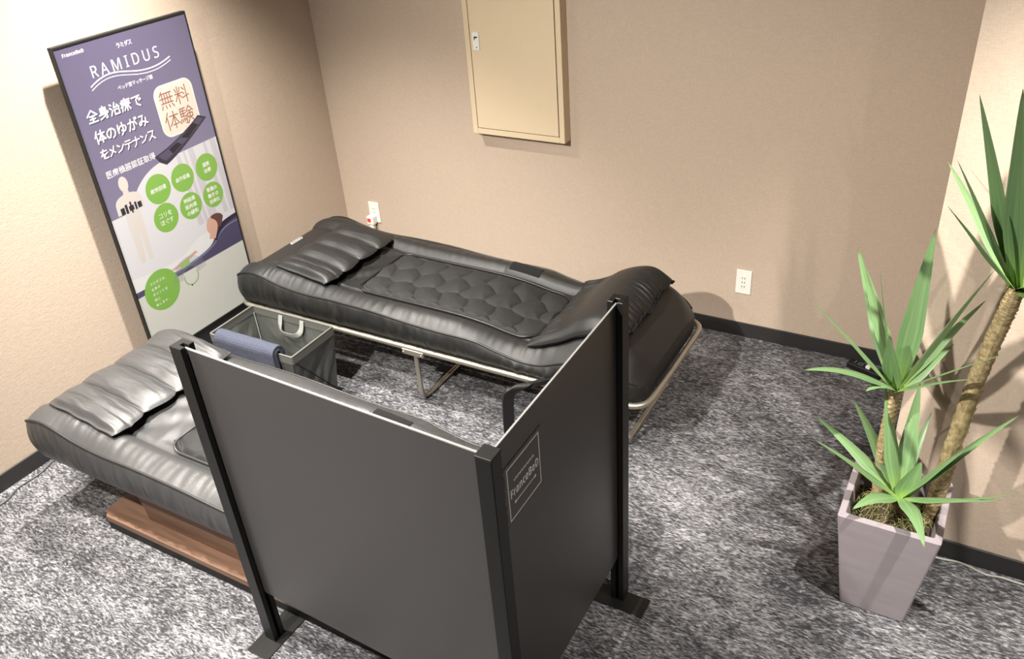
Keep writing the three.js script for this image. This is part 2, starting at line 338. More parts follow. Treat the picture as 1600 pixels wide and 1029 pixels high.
// oval badge on the head of the tube-framed bed
{
  const bd = new THREE.Shape(); const a = 0.04, b = 0.0085; bd.moveTo(-a + b, -b); bd.lineTo(a - b, -b); bd.absarc(a - b, 0, b, -Math.PI / 2, Math.PI / 2); bd.lineTo(-a + b, b); bd.absarc(-a + b, 0, b, Math.PI / 2, 1.5 * Math.PI);
  const mk = (s, d) => { const g = new THREE.ExtrudeGeometry(bd, { depth: d, bevelEnabled: false, curveSegments: 10 }); g.scale(s, s === 1 ? 1 : 0.66, 1); g.rotateX(-Math.PI / 2); g.rotateY(Math.PI / 2); g.rotateZ(-0.02); return g; };
  const ring = S({ color: 0xb9b9b6, roughness: 0.45 });
  const g = part('badge', mk(1, 0.004), ring, bed1, 'oval silver badge'); g.position.set(0.085, 0.4485, -0.03);
  const gi = part('badge_inlay', mk(0.9, 0.0042), S({ color: 0x3c3e3f, roughness: 0.5 }), g); gi.position.set(0, 0.0004, 0);
  for (let i = 0; i < 7; i++) part('badge_letter', new THREE.BoxGeometry(0.004, 0.0008, 0.0055).translate(0, 0.0048, -0.024 + i * 0.008), ring, g);
}
{ // tube frame
  const f = part('frame_rail', bentTube([[0.004, 0.279, 0.332], [2.045, 0.279, 0.332], [2.045, 0.279, -0.332], [0.004, 0.279, -0.332]], 0.0125, 0.09, true), M.champagne, bed1);
  // one U-shaped leg half way, one at the foot, one at the head
  const leg = (x, z0, z1, top) => part('leg', bentTube([[x, top, z0], [x, 0.012, z0], [x, 0.012, z1], [x, top, z1]], 0.011, 0.06), M.champagne, bed1);
  leg(1.015, 0.325, -0.325, 0.27); leg(1.93, 0.25, -0.24, 0.27); leg(0.14, 0.25, -0.24, 0.27);
  for (const x of [1.93, 0.14]) part('cross_bar', bentTube([[x, 0.272, 0.33], [x, 0.272, -0.33]], 0.009, 0.01), M.champagne, bed1);
  for (const [x, z] of [[1.015, 0.332], [1.015, -0.332], [0.16, 0.332], [0.16, -0.332]]) {
    const b = part('hinge_bracket', box(x - 0.055, x + 0.055, 0.252, 0.278, z - 0.006, z + 0.016, 0.004), M.champagne, bed1);
    for (const dx of [-0.045, 0.045]) part('rivet', new THREE.SphereGeometry(0.0045, 10, 8).translate(x + dx, 0.264, z + 0.016), M.steel, b);
  }
  for (const z of [0.21, -0.2]) part('end_cap', bentTube([[1.93, 0.0125, z + 0.012], [1.93, 0.0125, z - 0.012]], 0.0124, 0.01), M.webbing, bed1);
}
const bed2 = buildBed('massage_bed', 'dark leather massage bed, its colour lightened as if lamplit, on a brown wooden base, behind the partition', [0.305, 0, 1.885], 0.262, { leather: M.leather2, piping: M.piping2 }, 5);
{ // wooden base: bottom board with cut corners on a black recessed plinth, box with sloped end under the mattress
  const bs = new THREE.Shape(); const x0 = 0.27, x1 = 1.9, zf = -0.318, zb = 0.318, c = 0.03;
  bs.moveTo(x0 + c, zf); bs.lineTo(x1 - c, zf); bs.lineTo(x1, zf + c); bs.lineTo(x1, zb - c); bs.lineTo(x1 - c, zb); bs.lineTo(x0 + c, zb); bs.lineTo(x0, zb - c); bs.lineTo(x0, zf + c);
  const bg = new THREE.ExtrudeGeometry(bs, { depth: 0.022, bevelEnabled: true, bevelSize: 0.002, bevelThickness: 0.002, bevelSegments: 2 }); bg.rotateX(-Math.PI / 2); bg.translate(0, 0.048, 0);
  part('base_board', bg, M.wood, bed2);
  part('plinth', box(0.283, 1.887, 0, 0.046, -0.314, 0.314, 0.003), M.black, bed2);
  const ss = new THREE.Shape(); ss.moveTo(0.47, 0.07); ss.lineTo(1.78, 0.07); ss.lineTo(1.84, 0.262); ss.lineTo(0.40, 0.262); ss.quadraticCurveTo(0.455, 0.2, 0.47, 0.07);
  const sg = new THREE.ExtrudeGeometry(ss, { depth: 0.52, bevelEnabled: true, bevelSize: 0.002, bevelThickness: 0.002, bevelSegments: 2, curveSegments: 10 }); sg.translate(0, 0, -0.26);
  part('base_box', sg, M.wood, bed2);
}

// pillows: channel-stitched head cushions and a gathered foot cushion
function headPillow(label, bed, x0, x1, z0, z1, lift, mats, sd, wrk) {
  const t = thing('head_pillow', label, 'pillow', [bed.position.x, 0, bed.position.z]);
  const f = (up) => (u, v) => {
    const lobe = Math.pow(Math.abs(Math.sin(4 * Math.PI * v)), 0.45), eu = Math.pow(clamp(1 - Math.pow(Math.abs(2 * u - 1), 3.4), 0, 1), 0.75), ev = smooth(0, 0.04, v) * smooth(0, 0.04, 1 - v);
    const pull = 0.014 * (1 - lobe) * Math.sign(u - 0.5) * Math.pow(Math.abs(2 * u - 1), 3);
    const x = lerp(x0, x1, u) - pull + 0.012 * noise(v * 5, 2.2, sd), z = lerp(z0, z1, v) + 0.01 * noise(u * 4, 8.1, sd) + (u - 0.5) * 0.012;
    const w = halfW(x), zc = clamp(z, -w + 0.02, w - 0.02);
    let y = surfY(x, zc, 0) * 0.35 + 0.65 * surfY(x, 0, 0) + 0.02 + lift * (0.35 + 0.65 * u);
    y -= 0.12 * Math.max(0, Math.abs(z) - 0.2) ** 1.2;
    const th = 0.026 * lobe * eu * ev;
    const cr = wrk * eu * (0.5 + 0.5 * Math.abs(2 * v - 1)) * (0.007 * noise(u * 3 + 2 * v, v * 22, sd) + 0.003 * noise(u * 5, v * 48, sd)) * ev;
    return [x, Math.max(y + (up ? th * 1.25 + cr : -th * 0.55 - 0.0035), up ? -1 : surfY(x, zc, 0) + 0.0005), z, x, z];
  };
  const g = mergeGeometries([gridGeo(60, 160, f(true), true), gridGeo(60, 160, f(false), false)]);
  g.scale(1, 1, 1); part('cushion', mergeVertices(g, 1e-6), mats.leather, t).geometry.computeVertexNormals();
  const ed = []; for (const [a, b, c, d] of [[0, 0, 1, 0], [1, 0, 1, 1], [1, 1, 0, 1], [0, 1, 0, 0]]) for (let k = 0; k < 40; k++) { const u = lerp(a, c, k / 40), v = lerp(b, d, k / 40); const p = f(true)(u, v); ed.push([p[0], p[1] - 0.002, p[2]]); }
  part('edge_welt', tube(ed, 0.0028, 400, 6, true), mats.piping, t);
  return t;
}
headPillow('black channel-stitched head pillow lying on the tube-framed bed', bed1, 0.215, 0.535, 0.262, -0.235, 0.016, { leather: M.leather, piping: M.piping }, 2, 0.4);
headPillow('channel-stitched head pillow, its colour lightened as if lamplit, lying on the wooden-based bed', bed2, 0.08, 0.465, 0.262, -0.30, 0.016, { leather: M.leather2, piping: M.piping2 }, 9, 1.0);
{
  const t = thing('foot_pillow', 'black gathered foot cushion draped over the raised foot of the bed', 'pillow', [bed1.position.x, 0, bed1.position.z]);
  const f = (up) => (u, v) => {
    const x = lerp(1.53, 1.93, u) + 0.012 * noise(v * 6, 4.4) * 1, z = lerp(0.255, -0.25, v) + (0.02 * (1 - u)) * (1 - 2 * v) + 0.008 * noise(u * 5, 3.3);
    const e = Math.pow(clamp((1 - Math.pow(Math.abs(2 * u - 1), 4)) , 0, 1), 0.6) * Math.pow(clamp(1 - Math.pow(Math.abs(2 * v - 1), 4), 0, 1), 0.5);
    const gath = (smooth(0.35, 0, u) + smooth(0.68, 1, u)) * (0.013 * noise(v * 30, u * 2, 4) + 0.008 * noise(v * 62, u * 3, 8)) * smooth(0, 0.05, v) * smooth(0, 0.05, 1 - v);
    const b = surfY(clamp(x, 0, BED_L), clamp(z, -0.3, 0.3), 0);
    const yy = b + 0.014 + 0.022 * u;
    return [x, up ? yy + 0.05 * e + gath : Math.max(b + 0.001, yy - 0.006 - 0.004 * e), z, x, z];
  };
  const g = mergeGeometries([gridGeo(80, 160, f(true), true), gridGeo(80, 160, f(false), false)]);
  part('cushion', mergeVertices(g, 1e-6), M.leather, t).geometry.computeVertexNormals();
  const lip = []; for (let k = 0; k <= 60; k++) { const p = f(true)(1, k / 60); lip.push([p[0] + 0.002, p[1] - 0.004, p[2]]); }
  part('edge_flap', tube(lip, 0.006, 120, 6), M.velcro, t);
}
{ // holder hooked on the rail: a bent flat band
  const t = thing('rail_holder', 'black leather-covered bent arm hooked on the bed rail behind the partition', 'holder', [1.80, 0, 1.12]);
  const path = crv([[0.075, 0.285, -0.075], [0.07, 0.305, -0.06], [0.03, 0.325, 0.02], [-0.01, 0.325, 0.06], [-0.045, 0.29, 0.072], [-0.055, 0.2, 0.072], [-0.06, 0.06, 0.07], [-0.06, 0.004, 0.07]]);
  const W = V(0.55, 0, -0.35).normalize();
  const N = 70, ring = (i) => { const p = path.getPoint(i / N), tg = path.getTangent(i / N); const n = tg.clone().cross(W).normalize(); const hw = 0.034 - 0.012 * smooth(0.35, 0.6, i / N), ht = 0.008;
    return [[1, 1], [0.8, 1.15], [-0.8, 1.15], [-1, 1], [-1, -1], [-0.8, -1.15], [0.8, -1.15], [1, -1]].map(([a, b]) => p.clone().add(W.clone().multiplyScalar(a * hw)).add(n.clone().multiplyScalar(b * ht))); };
  const g = gridGeo(N, 8, (u, v) => { const q = ring(Math.round(u * N))[Math.round(v * 8) % 8]; return [q.x, q.y, q.z, u, v * 0.1]; });
  part('band', g, M.leather, t);
  part('foot_pad', box(-0.095, -0.02, 0, 0.012, 0.03, 0.105, 0.005), M.black, t);
}

// ------------------------------------------------------------------ partition
{
  const t = thing('partition_screen', 'black folding L-shaped partition of two flat panels with three posts', 'partition');
  const A = V(1.50, 0, 2.288), B = V(2.42, 0, 2.325), C = V(2.412, 0, 1.662), H = 1.1, hw = 0.02;
  const channel = (p, ang) => { // extruded post with a slot that takes the panel
    const s = new THREE.Shape(); s.moveTo(-hw, -hw); s.lineTo(hw, -hw); s.lineTo(hw, -0.007); s.lineTo(0, -0.007); s.lineTo(0, 0.007); s.lineTo(hw, 0.007); s.lineTo(hw, hw); s.lineTo(-hw, hw);
    const g = new THREE.ExtrudeGeometry(s, { depth: H, bevelEnabled: true, bevelSize: 0.0012, bevelThickness: 0.0012, bevelSegments: 1 }); g.rotateX(-Math.PI / 2); g.rotateY(ang);
    g.translate(p.x, 0.003, p.z); return g;
  };
  const angAB = Math.atan2(-(B.z - A.z), B.x - A.x), angCB = Math.atan2(-(B.z - C.z), B.x - C.x);
  const pa = part('post', channel(A, angAB), M.blackMetal, t), pc = part('post', channel(C, angCB), M.blackMetal, t);
  const pb = part('post', box(B.x - hw, B.x + hw, 0.003, H, B.z - hw, B.z + hw, 0.0025), M.blackMetal, t);
  part('cap', box(B.x - hw - 0.001, B.x + hw + 0.001, H, H + 0.006, B.z - hw - 0.001, B.z + hw + 0.001, 0.002), M.black, pb);
  const panel = (P, Q, y0) => {
    const L = P.distanceTo(Q) - 0.022, mid = P.clone().add(Q).multiplyScalar(0.5), ang = Math.atan2(-(Q.z - P.z), Q.x - P.x);
    const g = box(-L / 2, L / 2, y0, H - 0.006, -0.0022, 0.0022); g.rotateY(ang); g.translate(mid.x, 0, mid.z);
    const m = part('panel', g, M.panel, t);
    const e = box(-L / 2, L / 2, H - 0.006, H - 0.003, -0.0024, 0.0024); e.rotateY(ang); e.translate(mid.x, 0, mid.z); part('panel_edge', e, M.panelEdge, m, 'pale cut edge along the top');
    return m;
  };
  panel(A, B, 0.215); const pBC = panel(C, B, 0.19);
  for (const [P, ang] of [[A, angAB], [C, angCB]]) for (const y of [0.96, 0.34]) {
    const s = new THREE.SphereGeometry(0.005, 10, 8); s.translate(0.016, y, 0.0075); s.rotateY(ang); s.translate(P.x, 0, P.z); part('screw', s, M.steel, P === A ? pa : pc);
  }
  part('foot_plate', box(1.458, 1.545, 0, 0.004, 2.155, 2.372, 0.0015), M.blackMetal, t);
  part('foot_plate', box(2.31, 2.51, 0, 0.004, 1.64, 1.717, 0.0015), M.blackMetal, t);
  part('foot_plate', box(2.36, 2.48, 0, 0.004, 2.22, 2.42, 0.0015), M.blackMetal, t);
  // square logo sticker on the outside of the short panel
  const cv = document.createElement('canvas'); cv.width = cv.height = 512; const c = cv.getContext('2d');
  c.fillStyle = '#343232'; c.fillRect(0, 0, 512, 512); c.strokeStyle = '#dcdcda'; c.lineWidth = 12; c.strokeRect(38, 38, 436, 436);
  c.fillStyle = '#f0f0ee'; c.textAlign = 'center'; c.font = 'bold 96px sans-serif'; c.fillText('FranceBeD', 256, 300, 400);
  for (let k = 0; k < 22; k++) c.fillRect(118 + k * 12.8, 168 - (k % 3) * 3, 8, 18); c.fillRect(132, 356, 252, 9); c.beginPath(); c.arc(118, 360, 13, 0, 7); c.arc(396, 360, 13, 0, 7); c.fill();
  const tx = new THREE.CanvasTexture(cv); tx.colorSpace = THREE.SRGBColorSpace;
  const ln = new THREE.BoxGeometry(0.168, 0.168, 0.0008); ln.rotateY(Math.PI / 2 + Math.atan2(B.x - C.x, B.z - C.z)); ln.translate(2.4216, 0.938, 2.196);
  part('logo_sticker', ln, PH({ map: tx, roughness: 0.36, clearcoat: 0.25, clearcoatRoughness: 0.4 }), pBC, 'square white-outlined lettered sticker');
}

// ------------------------------------------------------------------ collapsible basket and towel
{
  const X0 = 0.40, X1b = 0.865, Z0 = 1.147, Z1b = 1.405, T = 0.35;
  const t = thing('laundry_basket', 'grey nylon collapsible laundry basket between the two beds', 'basket', [(X0 + X1b) / 2, 0, (Z0 + Z1b) / 2]);
  const hx = (X1b - X0) / 2, hz = (Z1b - Z0) / 2, bx = hx - 0.03, bz = hz - 0.02;
  const wallG = (ax, sg, off) => gridGeo(40, 24, (u, v) => {
    const y = lerp(0.012, T - 0.03, v), k = v, w = lerp(ax === 'z' ? bx : bz, ax === 'z' ? hx : hz, k), o = lerp(ax === 'z' ? bz : bx, ax === 'z' ? hz : hx, k);
    const sag = 0.014 * noise(u * 3.5, v * 3, sg * 3 + (ax === 'z' ? 0 : 9)) * Math.sin(Math.PI * u) * Math.sin(Math.PI * v) + 0.006 * noise(u * 9 + v * 6, v * 5, sg) * Math.sin(Math.PI * u) * Math.sin(Math.PI * v);
    const a = (2 * u - 1) * w, b = sg * (o + off - 0.012 * Math.sin(Math.PI * u) * Math.sin(Math.PI * v)) + sag; return ax === 'z' ? [a, y, b, a, y] : [b, y, a, a, y];
  });
  const two = (ax, sg) => mergeGeometries([wallG(ax, sg, 0), wallG(ax, sg, 0.002)]);
  for (const [ax, sg] of [['z', 1], ['z', -1], ['x', 1], ['x', -1]]) part('side_panel', two(ax, sg), M.nylon, t);
  part('bottom_panel', box(-bx, bx, 0.004, 0.014, -bz, bz, 0.002), M.nylon, t);
  for (const [a, b, c, d] of [[-hx, hx, -hz - 0.003, -hz + 0.003], [-hx, hx, hz - 0.003, hz + 0.003], [-hx - 0.003, -hx + 0.003, -hz, hz], [hx - 0.003, hx + 0.003, -hz, hz]]) part('rim_band', box(a, b, T - 0.038, T, c, d, 0.0028), M.nylonRim, t);
  part('rim_wire', bentTube([[-hx, T, hz], [hx, T, hz], [hx, T, -hz], [-hx, T, -hz]], 0.0042, 0.01, true, 8), M.nylonRim, t);
  // crossing support wires on the two short ends, and inner corner wires
  for (const sx of [1, -1]) for (const sz of [1, -1]) part('support_wire', bentTube([[sx * (bx - 0.0 + 0.012), 0.03, sz * bz], [sx * (hx + 0.007), T - 0.045, -sz * (hz - 0.02)]], 0.0025, 0.01, false, 6), M.black, t);
  for (const sx of [1, -1]) part('inner_wire', bentTube([[sx * (hx - 0.006), T - 0.03, -hz + 0.008], [sx * (bx - 0.008), 0.02, -bz + 0.012]], 0.0025, 0.01, false, 6), M.webbing, t);
  part('wire_clip', box(hx + 0.0, hx + 0.012, 0.09, 0.105, 0.075, 0.09, 0.003), M.white, t);
  // webbing handles folded inwards
  for (const sg of [1, -1]) {
    const pth = crv([[-0.062, T - 0.008, sg * (hz - 0.006)], [-0.06, T - 0.05, sg * (hz - 0.022)], [-0.035, T - 0.072, sg * (hz - 0.04)], [0.035, T - 0.072, sg * (hz - 0.04)], [0.06, T - 0.05, sg * (hz - 0.022)], [0.062, T - 0.008, sg * (hz - 0.006)]]);
    const N = 50; const g = gridGeo(N, 4, (u, v) => { const p = pth.getPoint(u), tg = pth.getTangent(u); const n = V(0, 0.25, sg * 1).normalize(); const s = tg.clone().cross(n).normalize(); const q = [[1, 1], [1, -1], [-1, -1], [-1, 1]][Math.round(v * 4) % 4]; p.add(s.multiplyScalar(q[0] * 0.011)).add(n.multiplyScalar(q[1] * 0.0012)); return [p.x, p.y, p.z, u, v]; });
    part('handle', g, M.webbing, t);
  }
}
{
  const t = thing('folded_towel', 'blue-grey terry towel hung over the rim of the laundry basket', 'towel', [0.632, 0, 1.405]);
  const lay = (r, hang1, hang2, x0, x1, sd) => {
    const th = 0.010, prof = []; // centre line over the rim
    for (let k = 0; k <= 8; k++) prof.push([r, 0.352 - hang1 * (1 - k / 8)]);
    for (let k = 1; k < 10; k++) { const a = Math.PI * k / 10; prof.push([r * Math.cos(a), 0.352 + r * Math.sin(a)]); }
    for (let k = 0; k <= 8; k++) prof.push([-r, 0.352 - hang2 * k / 8]);
    const n = prof.length; const out = [];
    const nor = prof.map((p, i) => { const a = prof[Math.max(0, i - 1)], b = prof[Math.min(n - 1, i + 1)], l = Math.hypot(b[0] - a[0], b[1] - a[1]); return [(b[1] - a[1]) / l, -(b[0] - a[0]) / l]; });
    for (let i = 0; i < n; i++) out.push([prof[i][0] + nor[i][0] * th / 2, prof[i][1] + nor[i][1] * th / 2]);
    for (let i = n - 1; i >= 0; i--) out.push([prof[i][0] - nor[i][0] * th / 2, prof[i][1] - nor[i][1] * th / 2]);
    const m = out.length;
    const g = gridGeo(30, m, (u, v) => { const q = out[Math.round(v * m) % m], x = lerp(x0, x1, u), e = 0.0; return [x, q[1] + 0.002 * noise(x * 14, q[0] * 20, sd), q[0] + 0.003 * noise(x * 12, q[1] * 14, sd), x, v * 0.5]; });
    const cap = (u, fl) => { const sh = new THREE.Shape(out.map((p) => new THREE.Vector2(p[0], p[1]))); const s = new THREE.ShapeGeometry(sh); const P = s.attributes.position, pos = []; for (let i = 0; i < P.count; i++) { const z = P.getX(i), y = P.getY(i), x = lerp(x0, x1, u); pos.push(x, y + 0.002 * noise(x * 14, z * 20, sd), z + 0.003 * noise(x * 12, y * 14, sd)); } s.setAttribute('position', new THREE.Float32BufferAttribute(pos, 3)); s.computeVertexNormals(); return s; };
    return mergeGeometries([g, cap(0), cap(1)].map((q) => { const r2 = q.index ? q.toNonIndexed() : q; r2.computeVertexNormals(); return r2; }));
  };
  part('outer_fold', lay(0.030, 0.2, 0.16, -0.17, 0.165, 1), M.towel, t);
  part('inner_fold', lay(0.0165, 0.19, 0.15, -0.165, 0.168, 5), M.towel, t);
}

